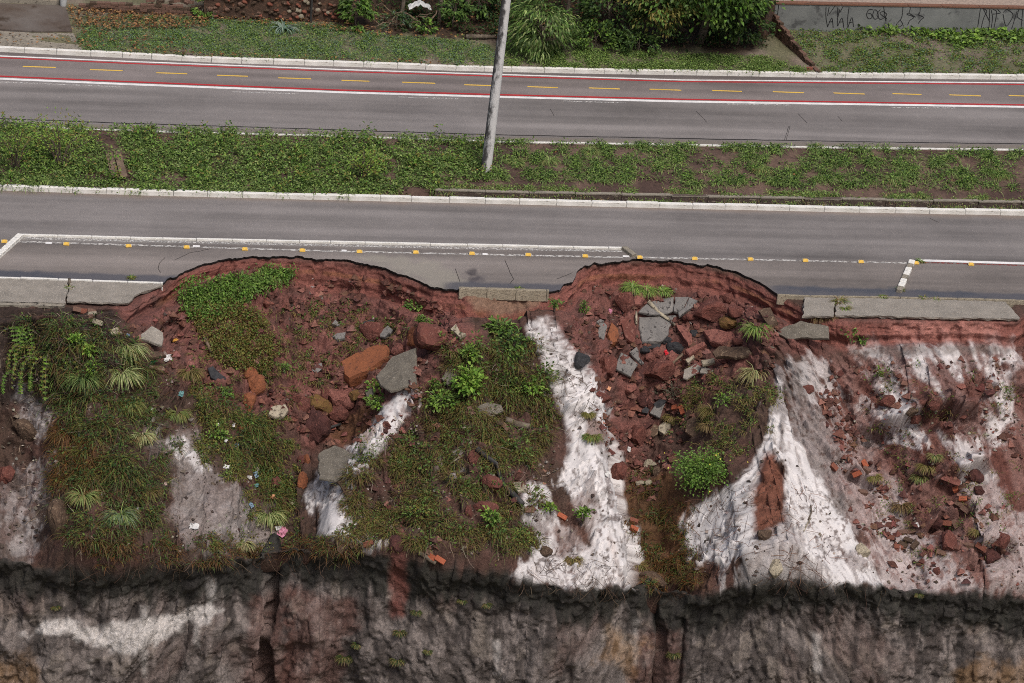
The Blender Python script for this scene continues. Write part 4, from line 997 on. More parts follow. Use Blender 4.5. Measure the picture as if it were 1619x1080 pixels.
# ------------------------------------------------------------------ fallen slabs, asphalt pieces and clods
ZA = (930, 440, 5.142); ZB = (500, 500, 6.0); ZC = (380, 560, 6.746); ZD = (340, 640, 4.5); ZE = (660, 640, 4.154); ZF = (0, 480, 6.0); ZG = (1340, 700, 5.4); ZH = (940, 590, 5.397)
CH = [
 # right collapse
 ('asphalt_slab', 'cracked grey asphalt slab with a pale line across it, upper left of the right collapse floor', 'asphalt slab', ZA, [(408, 275), (440, 235), (490, 195), (600, 165), (700, 150), (690, 270), (640, 290), (560, 298), (470, 285)], .10, 'slab_asphalt', .16),
 ('asphalt_slab', 'wedge of grey asphalt in the middle of the cracked slab, below the bright grass strip', 'asphalt slab', ZA, [(706, 150), (820, 148), (780, 235), (735, 280), (695, 268)], .10, 'slab_asphalt', .17),
 ('asphalt_slab', 'small grey asphalt wedge at the right end of the cracked slab', 'asphalt slab', ZA, [(826, 150), (888, 180), (850, 235), (740, 310), (730, 282), (787, 235)], .10, 'slab_asphalt', .14),
 ('asphalt_slab', 'largest grey asphalt slab in the right collapse, its lower edge black', 'asphalt slab', ZA, [(412, 312), (560, 310), (720, 296), (722, 345), (660, 400), (655, 455), (600, 512), (440, 518), (420, 430)], .12, 'slab_asphalt', .14),
 ('asphalt_chunk', 'black asphalt layer sticking out under the largest grey slab', 'asphalt chunk', ZA, [(440, 522), (600, 517), (580, 562), (470, 568)], .12, 'black_asphalt', .06),
 ('asphalt_slab', 'dark narrow asphalt piece standing left of the orange clod', 'asphalt slab', ZA, [(85, 365), (150, 360), (155, 400), (130, 500), (85, 475)], .09, 'slab_asphalt', .12),
 ('asphalt_slab', 'tiny pale asphalt chip above the dark narrow piece', 'asphalt slab', ZA, [(60, 355), (100, 330), (130, 345), (85, 362)], .07, 'slab_asphalt', .1),
 ('asphalt_slab', 'five sided grey asphalt slab tipped down the left side of the right collapse', 'asphalt slab', ZA, [(220, 690), (270, 600), (330, 630), (410, 700), (350, 800), (230, 740)], .09, 'slab_asphalt', .16),
 ('asphalt_slab', 'slim pale asphalt sliver leaning above the five sided slab', 'asphalt slab', ZA, [(335, 600), (395, 555), (410, 640), (455, 690), (430, 695), (370, 640)], .08, 'slab_asphalt', .2),
 ('earth_slab', 'purplish earth slab under the five sided asphalt slab', 'earth slab', ZA, [(350, 820), (400, 730), (480, 690), (470, 780), (420, 850)], .12, 'dark_clod', .1),
 ('clod', 'long rusty red clod leaning beside the largest grey slab', 'clod', ZA, [(710, 370), (760, 375), (840, 450), (850, 520), (815, 540), (750, 440)], .22, 'pink_clod', .22),
 ('clod', 'long red clod with flat top lying above the wooden stick', 'clod', ZA, [(785, 580), (945, 510), (965, 540), (820, 625)], .2, 'pink_clod', .2),
 ('clod', 'broad pinkish red clod in the middle right of the right collapse', 'clod', ZA, [(925, 420), (1050, 410), (1180, 430), (1215, 480), (1080, 530), (985, 510)], .25, 'pink_clod', .2),
 ('clod', 'tall orange clod with a flat face, left of the reddish earth slab', 'clod', ZA, [(190, 350), (240, 400), (255, 470), (235, 530), (180, 520), (155, 450)], .25, 'orange_clod', .22),
 ('earth_slab', 'large reddish earth slab leaning left of the cracked asphalt', 'earth slab', ZA, [(250, 330), (365, 310), (395, 400), (380, 530), (300, 480)], .2, 'red_clod', .12),
 ('clod', 'pinkish clod above the left corner of the cracked asphalt slab', 'clod', ZA, [(370, 150), (440, 105), (465, 170), (430, 215), (370, 215)], .25, 'pink_clod', .18),
 ('concrete_slab', 'brown mud covered concrete slab near the green grass tuft, right collapse', 'concrete slab', ZA, [(1005, 600), (1060, 550), (1300, 560), (1335, 610), (1240, 640), (1030, 640)], .12, 'brown_clod', .14),
 ('pavement_fragment', 'pale aggregate fragment right of the wooden stick', 'pavement fragment', ZA, [(780, 740), (880, 690), (920, 720), (900, 760), (800, 820), (770, 810)], .08, 'aggregate', .14),
 ('pavement_fragment', 'small pale aggregate fragment next to the larger one by the stick', 'pavement fragment', ZA, [(925, 715), (1010, 735), (960, 775), (905, 765)], .07, 'aggregate', .12),
 ('kerb_fragment', 'broken kerb end lying above the pale aggregate fragments', 'kerb fragment', ZA, [(915, 665), (1025, 645), (1030, 680), (930, 700)], .10, 'pale_stone', .14),
 ('kerb_fragment', 'pale square kerb block at the upper end of the wooden stick', 'kerb fragment', ZA, [(790, 660), (855, 615), (865, 640), (810, 690)], .14, 'pale_stone', .18),
 ('concrete_slab', 'brown square block propped under the overhanging kerb on the right', 'concrete slab', ZA, [(1380, 260), (1480, 235), (1540, 350), (1475, 390)], .14, 'brown_clod', .22),
 ('clod', 'small square pink clod low on the left side of the right collapse', 'clod', ZA, [(310, 870), (390, 845), (405, 900), (350, 930), (310, 905)], .2, 'pink_clod', .14),
 ('asphalt_slab', 'pale asphalt slab among black rocks, lower right collapse', 'asphalt slab', ZH, [(470, 340), (520, 270), (610, 250), (560, 385)], .1, 'slab_asphalt', .12),
 ('concrete_slab', 'pale blocky concrete lump below the black rocks of the right collapse', 'concrete slab', ZH, [(545, 450), (590, 415), (650, 430), (645, 500), (590, 520), (545, 490)], .2, 'pale_stone', .16),
 ('concrete_slab', 'greenish grey slab beside the pale blocky lump', 'concrete slab', ZH, [(450, 510), (510, 430), (545, 450), (540, 520), (500, 545)], .12, 'brown_clod', .12),
 ('concrete_slab', 'dark upright slab left of the dry grass tufts', 'concrete slab', ZH, [(790, 400), (850, 365), (905, 400), (900, 520), (830, 540), (770, 500)], .16, 'brown_clod', .12),
 ('asphalt_chunk', 'black wedge of asphalt under the twiggy shrub', 'asphalt chunk', ZH, [(500, 260), (560, 220), (620, 235), (560, 290), (520, 300)], .14, 'black_asphalt', .16),
 ('asphalt_chunk', 'small black asphalt cube with a pale top in the lower right collapse', 'asphalt chunk', ZH, [(405, 310), (440, 285), (470, 310), (455, 345), (405, 335)], .14, 'black_asphalt', .18),
 ('asphalt_chunk', 'dark purple asphalt wedge left of the greenish slab', 'asphalt chunk', ZH, [(400, 470), (430, 420), (520, 395), (500, 430), (440, 475)], .14, 'dark_clod', .14),
 # left collapse
 ('clod', 'huge flat faced orange clod, the biggest in the left collapse', 'clod', ZB, [(215, 430), (370, 340), (560, 265), (660, 250), (695, 300), (680, 400), (480, 530), (300, 600), (250, 560)], .5, 'orange_clod', .34),
 ('pavement_fragment', 'large pointed aggregate slab standing beside the huge orange clod', 'pavement fragment', ZB, [(560, 570), (720, 380), (945, 295), (940, 590), (950, 630), (700, 710), (600, 650)], .10, 'aggregate_dark', .3),
 ('pavement_fragment', 'small aggregate piece at the lower left corner of the pointed slab', 'pavement fragment', ZB, [(460, 710), (520, 680), (590, 670), (550, 740), (480, 770)], .1, 'aggregate_dark', .14),
 ('asphalt_slab', 'dark five sided asphalt piece above the huge orange clod', 'asphalt slab', ZB, [(605, 150), (680, 85), (730, 130), (650, 200), (605, 190)], .1, 'slab_asphalt', .16),
 ('asphalt_chunk', 'black curved slab end above the orange rubble of the left collapse', 'asphalt chunk', ZB, [(400, 100), (450, 50), (550, 25), (555, 50), (480, 80), (420, 115)], .12, 'black_asphalt', .14),
 ('asphalt_slab', 'small grey asphalt piece between weeds, top of the left collapse', 'asphalt slab', ZB, [(150, 190), (200, 160), (280, 150), (270, 205), (200, 225)], .1, 'slab_asphalt', .12),
 ('asphalt_slab', 'smallest grey asphalt piece, highest of those in the left collapse', 'asphalt slab', ZB, [(150, 70), (180, 30), (235, 85), (200, 90)], .1, 'slab_asphalt', .12),
 ('asphalt_slab', 'dark flat asphalt piece left of the huge orange clod', 'asphalt slab', ZC, [(760, 170), (800, 110), (870, 90), (880, 150), (820, 200)], .1, 'slab_asphalt', .1),
 ('concrete_slab', 'pale weathered slab lying left of the red boulder heap', 'concrete slab', ZC, [(300, 640), (330, 560), (480, 530), (515, 590), (470, 660), (370, 670)], .12, 'pale_stone', .12),
 ('kerb_fragment', 'curled pale root like kerb stub above the pointed aggregate slab', 'kerb fragment', ZB, [(1270, 120), (1325, 70), (1365, 150), (1420, 165), (1360, 195)], .14, 'pale_stone', .2),
 ('pavement_fragment', 'broad aggregate slab half buried on white sand below the red heap', 'pavement fragment', ZD, [(735, 345), (850, 285), (1000, 350), (1040, 430), (850, 535), (740, 520)], .1, 'aggregate_dark', .12),
 ('concrete_slab', 'leaning plain slab below the broad half buried aggregate slab', 'concrete slab', ZD, [(865, 545), (930, 530), (985, 640), (930, 645)], .1, 'brown_clod', .12),
 ('concrete_slab', 'triangular grey slab near the lip above the dark cliff', 'concrete slab', ZD, [(850, 945), (945, 1000), (900, 1065), (870, 1040)], .1, 'brown_clod', .14),
 ('concrete_slab', 'small grey slab right of the triangular one near the lip', 'concrete slab', ZD, [(950, 990), (1010, 965), (1020, 1000), (970, 1025)], .1, 'brown_clod', .12),
 ('asphalt_slab', 'black asphalt piece on red earth left of the orange clods', 'asphalt slab', (0, 360, 3.0), [(985, 665), (1010, 655), (1075, 715), (1040, 735), (1000, 710)], .09, 'black_asphalt', .12),
 # centre spur
 ('pavement_fragment', 'flat aggregate slab on the weedy spur between the collapses', 'pavement fragment', (540, 360, 3.0), [(640, 850), (690, 828), (760, 840), (770, 870), (720, 895), (650, 885)], .1, 'aggregate_dark', .12),
 ('pavement_fragment', 'aggregate slab half hidden behind the bright shrub', 'pavement fragment', ZB, [(1190, 590), (1240, 490), (1330, 450), (1330, 600), (1245, 655)], .1, 'aggregate_dark', .12),
 ('concrete_slab', 'long tilted slab left of the red boulders on the weedy spur', 'concrete slab', ZE, [(295, 470), (340, 455), (395, 520), (370, 528), (320, 495)], .1, 'brown_clod', .14),
 ('concrete_slab', 'pale blocky slab right of the black pipe', 'concrete slab', ZE, [(625, 510), (690, 505), (725, 560), (660, 572)], .13, 'pale_stone', .14),
 # left flank
 ('pavement_fragment', 'aggregate slab lying under the broken left pavement end', 'pavement fragment', ZF, [(1335, 290), (1440, 210), (1550, 275), (1540, 395), (1340, 335)], .1, 'aggregate', .14),
 ('concrete_slab', 'pale stone slab left of the aggregate slab on the left flank', 'concrete slab', ZF, [(1040, 250), (1110, 220), (1165, 280), (1060, 292)], .1, 'pale_stone', .14),
 ('brick_slab', 'flat brick coloured slab among litter below the left aggregate slab', 'concrete slab', ZF, [(1380, 570), (1560, 600), (1570, 638), (1400, 612)], .12, 'brick_dull', .14),
 ('concrete_slab', 'long brown slab just above the litter on the left flank', 'concrete slab', ZF, [(1370, 470), (1500, 450), (1580, 490), (1420, 510)], .1, 'brown_clod', .1),
 # right flank
 ('earth_slab', 'pink earth slab right of the grass tuft on the right flank', 'earth slab', ZG, [(790, 310), (850, 220), (970, 330), (955, 370)], .12, 'pink_clod', .12),
 ('pavement_fragment', 'mossy pavement piece fallen below the gap at the right pavement end', 'pavement fragment', (1079, 360, 3.0), [(440, 500), (480, 470), (560, 440), (690, 465), (692, 525), (560, 522), (500, 530)], .14, 'aggregate_dark', .3),
]
for name, lab, cat, win, poly, th_, m, u in CH:
    chunk(name, lab, cat, zoomed(win, poly), th_, M[m], up_=u, rough=.025, topin=.06 if 'clod' in name else 0)
# pale line that runs over the cracked slab
RK = [
 ('clod', 'big dark red clod behind the pointed aggregate slab', 693, 541, 50, 52, 'red_clod', 15), ('clod', 'rounded orange clod above the pointed aggregate slab', 661, 534, 27, 24, 'orange_clod', -25),
 ('clod', 'rusty rubble lump under the dark five sided asphalt piece', 592, 530, 34, 30, 'red_clod', 10), ('clod', 'pinkish clod tucked between orange clod and pointed slab', 634, 553, 22, 16, 'pink_clod', -30),
 ('clod', 'orange topped clod at the upper left of the red boulder heap', 510, 624, 15, 21, 'red_clod', 0), ('clod', 'largest red boulder of the heap, upper middle', 531, 628, 27, 31, 'pink_clod', 10),
 ('clod', 'pink boulder at the right side of the heap', 551, 634, 21, 30, 'pink_clod', -8), ('clod', 'mossy ochre boulder in the centre of the heap', 503, 645, 33, 26, 'mossy_clod', 20),
 ('clod', 'dull red boulder at the left side of the heap', 477, 642, 18, 24, 'red_clod', 20), ('clod', 'low red boulder under the pink one in the heap', 536, 652, 26, 20, 'red_clod', 0),
 ('clod', 'dark red boulder at the foot of the heap', 496, 680, 33, 46, 'dark_clod', -15), ('clod', 'mossy red clod at the right end of the heap', 567, 626, 18, 18, 'mossy_clod', 0), ('clod', 'small red clod left above the heap', 467, 630, 17, 14, 'red_clod', 0),
 ('clod', 'round orange clod right of the creeper mound', 394, 592, 20, 18, 'orange_clod', 0), ('clod', 'tall orange clod under the round orange one', 400, 612, 24, 28, 'orange_clod', 25), ('clod', 'tapering orange clod at the bottom of the orange stack', 393, 636, 22, 26, 'orange_clod', 10),
 ('clod', 'narrow orange stone in weeds below the heap', 485, 729, 9, 15, 'orange_clod', 0), ('clod', 'dark red stone touching the narrow orange stone', 477, 730, 10, 16, 'red_clod', 0), ('clod', 'upright egg shaped orange stone in the weeds', 477, 763, 14, 22, 'orange_clod', 5),
 ('clod', 'crumbling red stone among the litter', 433, 765, 15, 18, 'red_clod', 0), ('clod', 'red brown earth lump above the pale grass tuft', 445, 795, 17, 14, 'dark_clod', 0),
 ('boulder', 'upper red boulder on the weedy spur, shaped like a tooth', 775, 765, 30, 30, 'red_clod', 10), ('boulder', 'lower red boulder on the weedy spur, flat on top', 765, 806, 34, 26, 'red_clod', 0), ('boulder', 'small red boulder left of the flat topped one', 740, 812, 12, 21, 'red_clod', 0),
 ('boulder', 'small red boulder at the top end of the black pipe', 748, 724, 18, 22, 'red_clod', 15), ('boulder', 'red boulder at the lip above the red wash stain', 628, 862, 24, 25, 'dark_clod', 0),
 ('boulder', 'brown boulder on pale sand at the left flank', 40, 683, 40, 32, 'brown_clod', 15), ('boulder', 'rusty boulder cut by the left margin', 5, 756, 28, 28, 'red_clod', 0), ('boulder', 'upright brown earth pillar left of the grass tufts', 98, 826, 36, 60, 'brown_clod', 10),
 ('boulder', 'long red boulder in the middle of the right flank', 1503, 860, 26, 40, 'red_clod', -25), ('boulder', 'red boulder near the right margin', 1581, 852, 24, 30, 'red_clod', 0), ('boulder', 'dark brown lump hanging over white sand on the right flank', 1540, 758, 26, 22, 'dark_clod', 10),
 ('boulder', 'dark brown lump under the hanging one on the right flank', 1546, 777, 16, 14, 'dark_clod', 0), ('boulder', 'dark pointed lump above the long red boulder', 1480, 825, 18, 20, 'dark_clod', -20), ('boulder', 'dark rough boulder at the lower right of the right flank', 1562, 882, 30, 26, 'dark_clod', 10),
 ('boulder', 'rounded brown stone on the sandy toe of the spur', 859, 874, 22, 14, 'brown_clod', 0), ('boulder', 'tan boulder at the lip under the right gully', 1035, 918, 42, 26, 'brown_clod', 15),
 ('clod', 'round reddish stone at the right end of the cracked slab', 1109, 466, 12, 13, 'pink_clod', 0), ('clod', 'brown clod under the right brink', 1154, 472, 20, 18, 'red_clod', 0), ('clod', 'soft rusty mound right of the cracked slab', 1128, 492, 50, 36, 'red_clod', 0),
 ('clod', 'orange streaked clod below the soft rusty mound', 1156, 512, 26, 18, 'mossy_clod', 0), ('clod', 'red clod at the right side of the soft rusty mound', 1168, 492, 22, 24, 'red_clod', 0), ('clod', 'small pink clod above the long rusty one', 1104, 515, 11, 13, 'pink_clod', 0), ('clod', 'red clod under the dark slab edge', 1093, 505, 22, 14, 'red_clod', 0),
 ('clod', 'red block just below the black asphalt boulder', 1063, 568, 20, 18, 'pink_clod', 20), ('clod', 'small red block left of the red scrap of litter', 1041, 559, 15, 16, 'pink_clod', 0), ('clod', 'small dusty red block under the black asphalt layer', 1027, 566, 15, 13, 'pink_clod', 0),
 ('clod', 'big soft red lump left of the wooden stick', 1040, 585, 42, 34, 'red_clod', 0), ('clod', 'tall red earth block above the reddish slab', 990, 482, 26, 32, 'red_clod', 0), ('clod', 'rusty clod at the edge of the white sand ridge', 955, 625, 22, 16, 'red_clod', 0),
 ('clod', 'soft red bulge left of the five sided slab', 955, 580, 28, 34, 'red_clod', 0), ('clod', 'red clod right of the lower concrete slab', 1170, 541, 16, 15, 'red_clod', 0), ('clod', 'purple red block above the small asphalt cube', 1012, 631, 18, 20, 'dark_clod', 0),
 ('clod', 'purple red block right of its twin above the asphalt cube', 1024, 637, 10, 15, 'dark_clod', 0), ('clod', 'red lump low in the right gully beside the sand', 974, 748, 24, 26, 'red_clod', 0), ('clod', 'red lump in the narrow part of the right gully', 1003, 692, 26, 34, 'red_clod', 0),
 ('clod', 'dark red clod at the foot of the round bush', 1132, 757, 14, 12, 'dark_clod', 0),
 ('asphalt_chunk', 'rounded black asphalt boulder at the upper end of the stick', 1067, 554, 31, 20, 'black_asphalt', 8), ('asphalt_chunk', 'small black chunk under the pale strip of the cracked slab', 1054, 540, 16, 12, 'black_asphalt', 0), ('asphalt_chunk', 'black chunk wedged between long rusty clod and pink clod', 1097, 529, 12, 12, 'black_asphalt', 0), ('asphalt_chunk', 'black chunk at the lower left corner of the largest slab', 1019, 555, 14, 11, 'black_asphalt', 0),
 ('asphalt_chunk', 'long dark asphalt piece at the top of the right sand ridge', 917, 573, 22, 26, 'black_asphalt', 20), ('stone', 'pale stone in the orange grass of the right gully', 1030, 733, 20, 14, 'pale_stone', 0), ('stone', 'grey mossy stone left of the round bush', 1040, 748, 14, 16, 'brown_clod', 0), ('stone', 'pale stone under the mossy one in the gully', 1012, 766, 13, 11, 'pale_stone', 0), ('stone', 'second pale stone low in the gully, right of the first', 1026, 764, 10, 9, 'pale_stone', 0),
 ('stone', 'grey weathered stone at the foot of the brown patch', 1208, 850, 22, 18, 'brown_clod', -20), ('stone', 'white stone lodged at the lip of the right spur', 1223, 897, 22, 28, 'pale_stone', 0), ('stone', 'rough grey stone half sunk in the white sand fan', 1361, 874, 24, 20, 'pale_stone', 10),
 ('clod', 'dark red patch of earth lower on the right flank', 1482, 905, 10, 14, 'red_clod', 0), ('clod', 'red clod under the red strip on the right flank', 1405, 636, 24, 20, 'red_clod', 0), ('clod', 'rusty clod near the upper sand of the right flank', 1277, 618, 16, 14, 'red_clod', 0), ('clod', 'orange clod on the upper right flank', 1478, 638, 14, 14, 'red_clod', 0),
 ('clod', 'brown clod among twigs on the right flank, by a red streak', 1440, 648, 18, 14, 'brown_clod', 0), ('clod', 'red clod above a dark ledge on the right flank', 1446, 660, 14, 16, 'red_clod', 10)]
for name, lab, px, py, w, h, m, a in RK:
    rock(name, lab, px, py, w, h, m, a, cat='clod' if name == 'clod' else name.replace('_', ' '))

# loose bricks
bme = {k: box_mesh('brick', M[k], .03) for k in ('brick', 'brick_bright', 'brick_dull', 'brown_clod')}
BRK = [(1515, 775, -8, 'brick_bright', 'bright orange brick below the dark hanging lump'), (1525, 790, 10, 'brick_bright', 'bright brick face set in the dark brickwork lump'), (1366, 732, 60, 'brick_bright', 'bright orange brick highest on the right flank'), (1358, 748, -20, 'brick_bright', 'red brick under the highest orange one'),
       (1369, 746, 70, 'brick_dull', 'dark brick standing beside the red one'), (1362, 781, -30, 'brick_dull', 'dull brick at the top of the white wedge of sand'), (1498, 825, 5, 'brick', 'brick right of the dark pointed lump'), (1512, 829, 60, 'brick_dull', 'tan brick right of its neighbour by the pointed lump'),
       (1428, 844, 10, 'brick_dull', 'dull brick left in the cluster on the right flank'), (1443, 841, -10, 'brick_dull', 'dull brick right in the cluster on the right flank'), (1421, 868, 15, 'brick', 'reddish brick below the cluster'), (1428, 864, 50, 'brown_clod', 'tan brick leaning on the reddish brick'), (1437, 857, 40, 'brown_clod', 'tan brick under the dull cluster'), (1447, 863, -50, 'brown_clod', 'grey brown block at the right of the tan bricks'),
       (1488, 874, 20, 'brick_dull', 'dull brick left of the long red boulder foot'), (1552, 863, 30, 'brick', 'brick at the right of the long red boulder'), (1533, 866, 30, 'brick_dull', 'half buried brick right of the long red boulder'), (1519, 798, 35, 'brick_dull', 'dark brick in the fallen brickwork lump'), (1528, 806, 38, 'brick_dull', 'lowest dark brick in the fallen brickwork lump'),
       (887, 818, 30, 'brick_bright', 'orange brick on the white sand toe of the spur'), (685, 880, 30, 'brick_bright', 'left brick of a bonded pair at the lip'), (694, 884, 30, 'brick_bright', 'right brick of a bonded pair at the lip'), (708, 710, 35, 'brick', 'long reddish brick lying in the weeds'), (678, 874, 30, 'brick_dull', 'dark brick left of the bonded pair at the lip'),
       (785, 671, -20, 'brown_clod', 'grey block right of the flat aggregate slab'), (799, 678, 60, 'brick_dull', 'dull brick right of the grey block'), (784, 698, 60, 'brown_clod', 'brown block standing left under the grey block'), (793, 696, 20, 'brown_clod', 'brown block right beside the standing one'), (744, 652, 70, 'brick_dull', 'dull brick upright left of the flat aggregate slab'), (767, 728, -30, 'brick_dull', 'brick beside the black pipe'), (835, 806, 0, 'brick_dull', 'dark red brick below the end of the black pipe'),
       (1081, 648, 60, 'brick_bright', 'bright brick among black rocks in the right collapse'), (1071, 645, 10, 'brick_bright', 'orange brick left of the bright one among black rocks'), (1001, 838, 25, 'brick_bright', 'orange brick on the right edge of the white toe'), (1001, 826, 20, 'brick', 'brick above the orange one on the white toe'), (584, 860, -20, 'brick', 'reddish brick right of the small grey slab near the lip'), (1316, 738, 40, 'brick', 'small brick in the red streak left of the right flank'), (130, 491, 3, 'brick', 'right brick of the ledge under the left pavement'), (119, 490, 3, 'brick_dull', 'middle brick of the ledge under the left pavement'), (143, 495, 5, 'brick_dull', 'brick stepping down from the ledge under the left pavement'),
       (142, 505, 0, 'brick_dull', 'lower brick in the rubble under the left pavement'), (155, 508, 20, 'pale', 'pale stub in the rubble under the left pavement'), (147, 500, 0, 'pale', 'upper pale stub in the rubble under the left pavement'), (590, 748, 0, 'brick_dull', 'x')]
bme['pale'] = box_mesh('brick', M['pale_stone'], .12)
for px, py, a, m, lab in BRK[:-1]:
    p, n = at(px, py); z = (n * .6 + Vector(-fw) * .3 + Vector((0, 0, .3))).normalized(); a = math.radians(a)
    x = Vector(rt) * math.cos(a) - Vector(up) * math.sin(a); x = (x - z * x.dot(z)).normalized(); y = z.cross(x)
    o = link('brick', bme[m]); o.matrix_world = Matrix.Translation(p + n * .05) @ Matrix((x, y, z)).transposed().to_4x4() @ Matrix.Diagonal((.25 * R.uniform(.85, 1.1), .13, .11, 1))
    tag(o, lab, 'brick')

# sticks, pipe, planks
def stick(name, lab, cat, pts, r, m, lift=.08):
    P = []
    for i, (a, b) in enumerate(pts):
        p, n = at(a, b); P.append(p + n * lift)
    Q = []
    for a, b in zip(P, P[1:]):
        k = max(1, int((b - a).length / .25)); Q += [a.lerp(b, i / k) for i in range(k)]
    Q.append(P[-1]); c = Q[0].copy(); bm = bmesh.new()
    tube(bm, [q - c + Vector((R.uniform(-1, 1), R.uniform(-1, 1), R.uniform(-1, 1))) * r * .3 for q in Q], [r * R.uniform(.8, 1.1) for _ in Q], 8)
    return tag(fin(bm, name, M[m], None, True, c), lab, cat)
M['pipe_black'] = mat_noise('pipe_black', rgb(44, 43, 44), rgb(66, 64, 62), 4, .6, 20, .004)
stick('pipe', 'black pipe lying diagonally down the weedy spur', 'pipe', [(755, 708), (768, 716), (780, 734), (790, 748), (800, 766), (810, 780), (826, 795)], .075, 'pipe_black', .1)
stick('stick', 'straight wooden stick across the rubble of the right collapse', 'stick', [(1051, 600), (1066, 582), (1084, 563)], .045, 'wood', .2)
stick('stick', 'pale yellowish kerb strip running over the cracked asphalt slab', 'kerb strip', [(1024, 477), (1040, 494), (1054, 508), (1064, 518)], .06, 'pale_stone', .17)
stick('stick', 'pale stake beside the creeper mound', 'stick', [(317, 538), (324, 549), (331, 561)], .05, 'wood', .12)
stick('stick', 'white branch lying in weeds left of the spur boulders', 'stick', [(708, 742), (716, 731), (727, 723)], .03, 'pale_stone', .1)
stick('stick', 'pale broken stick standing left of the largest grey slab', 'stick', [(1000, 495), (1001, 504), (1002, 514)], .03, 'pale_stone', .12)
stick('stick', 'short dark timber under the red boulder heap', 'stick', [(514, 677), (535, 672)], .04, 'pipe_black', .1)
stick('log', 'rotten log right of the flat aggregate slab', 'log', [(800, 667), (818, 670), (836, 676)], .1, 'bark', .06)
stick('stick', 'dark timber sticking out at the lip beside the bonded bricks', 'stick', [(665, 872), (676, 882), (690, 889)], .06, 'bark', .06)
stick('stick', 'blue plastic strip on the sand right of the brown patch', 'strip', [(1280, 820), (1273, 831), (1269, 841)], .02, 'pipe_blue' if False else 'pale_stone', .05)
stick('stick', 'dark twig above the blue strip on the sand', 'stick', [(1280, 800), (1281, 812), (1277, 822)], .02, 'bark', .05)
stick('post_stub', 'short dark post stub in the joint of the left pavement', 'post stub', [(110, 449), (109.5, 443)], .045, 'bark', .02)

# litter
LIT = [(402, 752, 9, 'blue', 'crumpled light blue bag in the weeds left of the egg shaped stone'), (357, 740, 8, 'white', 'white scrap alone in the dry weeds, left of the blue bag'), (404, 742, 6, 'white', 'white scrap just above the blue bag'), (403, 769, 7, 'teal', 'teal scrap below the blue bag'), (392, 757, 7, 'white', 'white strip left of the blue bag'),
       (433, 790, 9, 'peach', 'peach coloured wrapper above the pale grass tuft'), (462, 797, 8, 'cream', 'cream wrapper right of the peach one'), (446, 843, 14, 'pink', 'pink cloth at the foot of the pale grass tuft'), (440, 836, 9, 'white', 'white rag touching the pink cloth'), (394, 800, 8, 'blue', 'blue strip left of the pale grass tuft'), (401, 698, 7, 'white', 'thin white scrap in weeds under the pale weathered slab'),
       (409, 712, 6, 'cream', 'yellowish scrap under the thin white one'), (371, 705, 7, 'blue', 'blue scrap in the litter left of the red heap'), (357, 700, 5, 'white', 'white scrap left of the blue scrap'), (378, 677, 7, 'rust', 'rust coloured can among the litter'), (366, 671, 6, 'white', 'white cup near the rust coloured can'), (344, 674, 5, 'white', 'white scrap at the left end of the litter patch'),
       (216, 808, 9, 'white', 'white wad right of the lowest grass tuft on the left flank'), (128, 689, 6, 'blue', 'blue scrap on the orange mossy patch'), (162, 782, 5, 'white', 'white scrap between grass tufts of the left flank'), (262, 568, 12, 'white', 'white bag beside the brick coloured slab'), (242, 573, 8, 'green', 'green packet left of the white bag'), (285, 625, 9, 'teal', 'pale teal rag on the grey slope'),
       (338, 544, 7, 'white', 'white scrap right of the pale stake'), (276, 538, 8, 'yellow', 'yellow scrap under the left aggregate slab'), (243, 649, 4, 'white', 'small white scrap on the slope under the teal rag'), (201, 532, 5, 'blue', 'tiny blue scrap by the pale stone slab'), (307, 836, 13, 'white', 'white bag at the foot of the streaked sand'), (965, 494, 7, 'pink', 'pink wrapper left of the tall red earth block'),
       (1051, 558, 7, 'red', 'bright red scrap beside the black asphalt boulder'), (993, 711, 7, 'white', 'white bottle in the right gully'), (957, 750, 8, 'white', 'white scrap at the edge of the sand in the right gully'), (961, 616, 6, 'peach', 'orange wrapper left of the small square pink clod'), (1452, 830, 7, 'white', 'white piece of litter by the brick cluster'), (400, 686, 5, 'white', 'x')]
LC = {'blue': (128, 152, 172), 'white': (214, 212, 210), 'teal': (100, 142, 142), 'peach': (216, 158, 120), 'cream': (206, 196, 164), 'pink': (200, 134, 156), 'rust': (150, 82, 54), 'green': (74, 150, 98), 'yellow': (200, 150, 70), 'red': (210, 50, 60)}
LM = {k: mat_noise('litter_' + k, rgb(*v, .9), rgb(*v, .7), 4, .5, 20, .01) for k, v in LC.items()}
for px, py, sz, c, lab in LIT[:-1]:
    p, n = at(px, py); k = sz / ppm(p); bm = bmesh.new(); bmesh.ops.create_grid(bm, x_segments=5, y_segments=4, size=.5)
    for v in bm.verts: v.co = Vector((v.co.x * k * 1.1, v.co.y * k * .8, R.uniform(0, .35) * k)) + Vector((R.uniform(-.1, .1), R.uniform(-.1, .1), 0)) * k
    o = fin(bm, 'litter', LM[c]); z = (n + Vector(-fw)).normalized(); o.matrix_world = Matrix.Translation(p + n * .05) @ z.to_track_quat('Z', 'Y').to_matrix().to_4x4() @ Matrix.Rotation(R.uniform(0, 6), 4, 'Z')
    sol = o.modifiers.new('thickness', 'SOLIDIFY'); sol.thickness = .006
    tag(o, lab, 'litter')

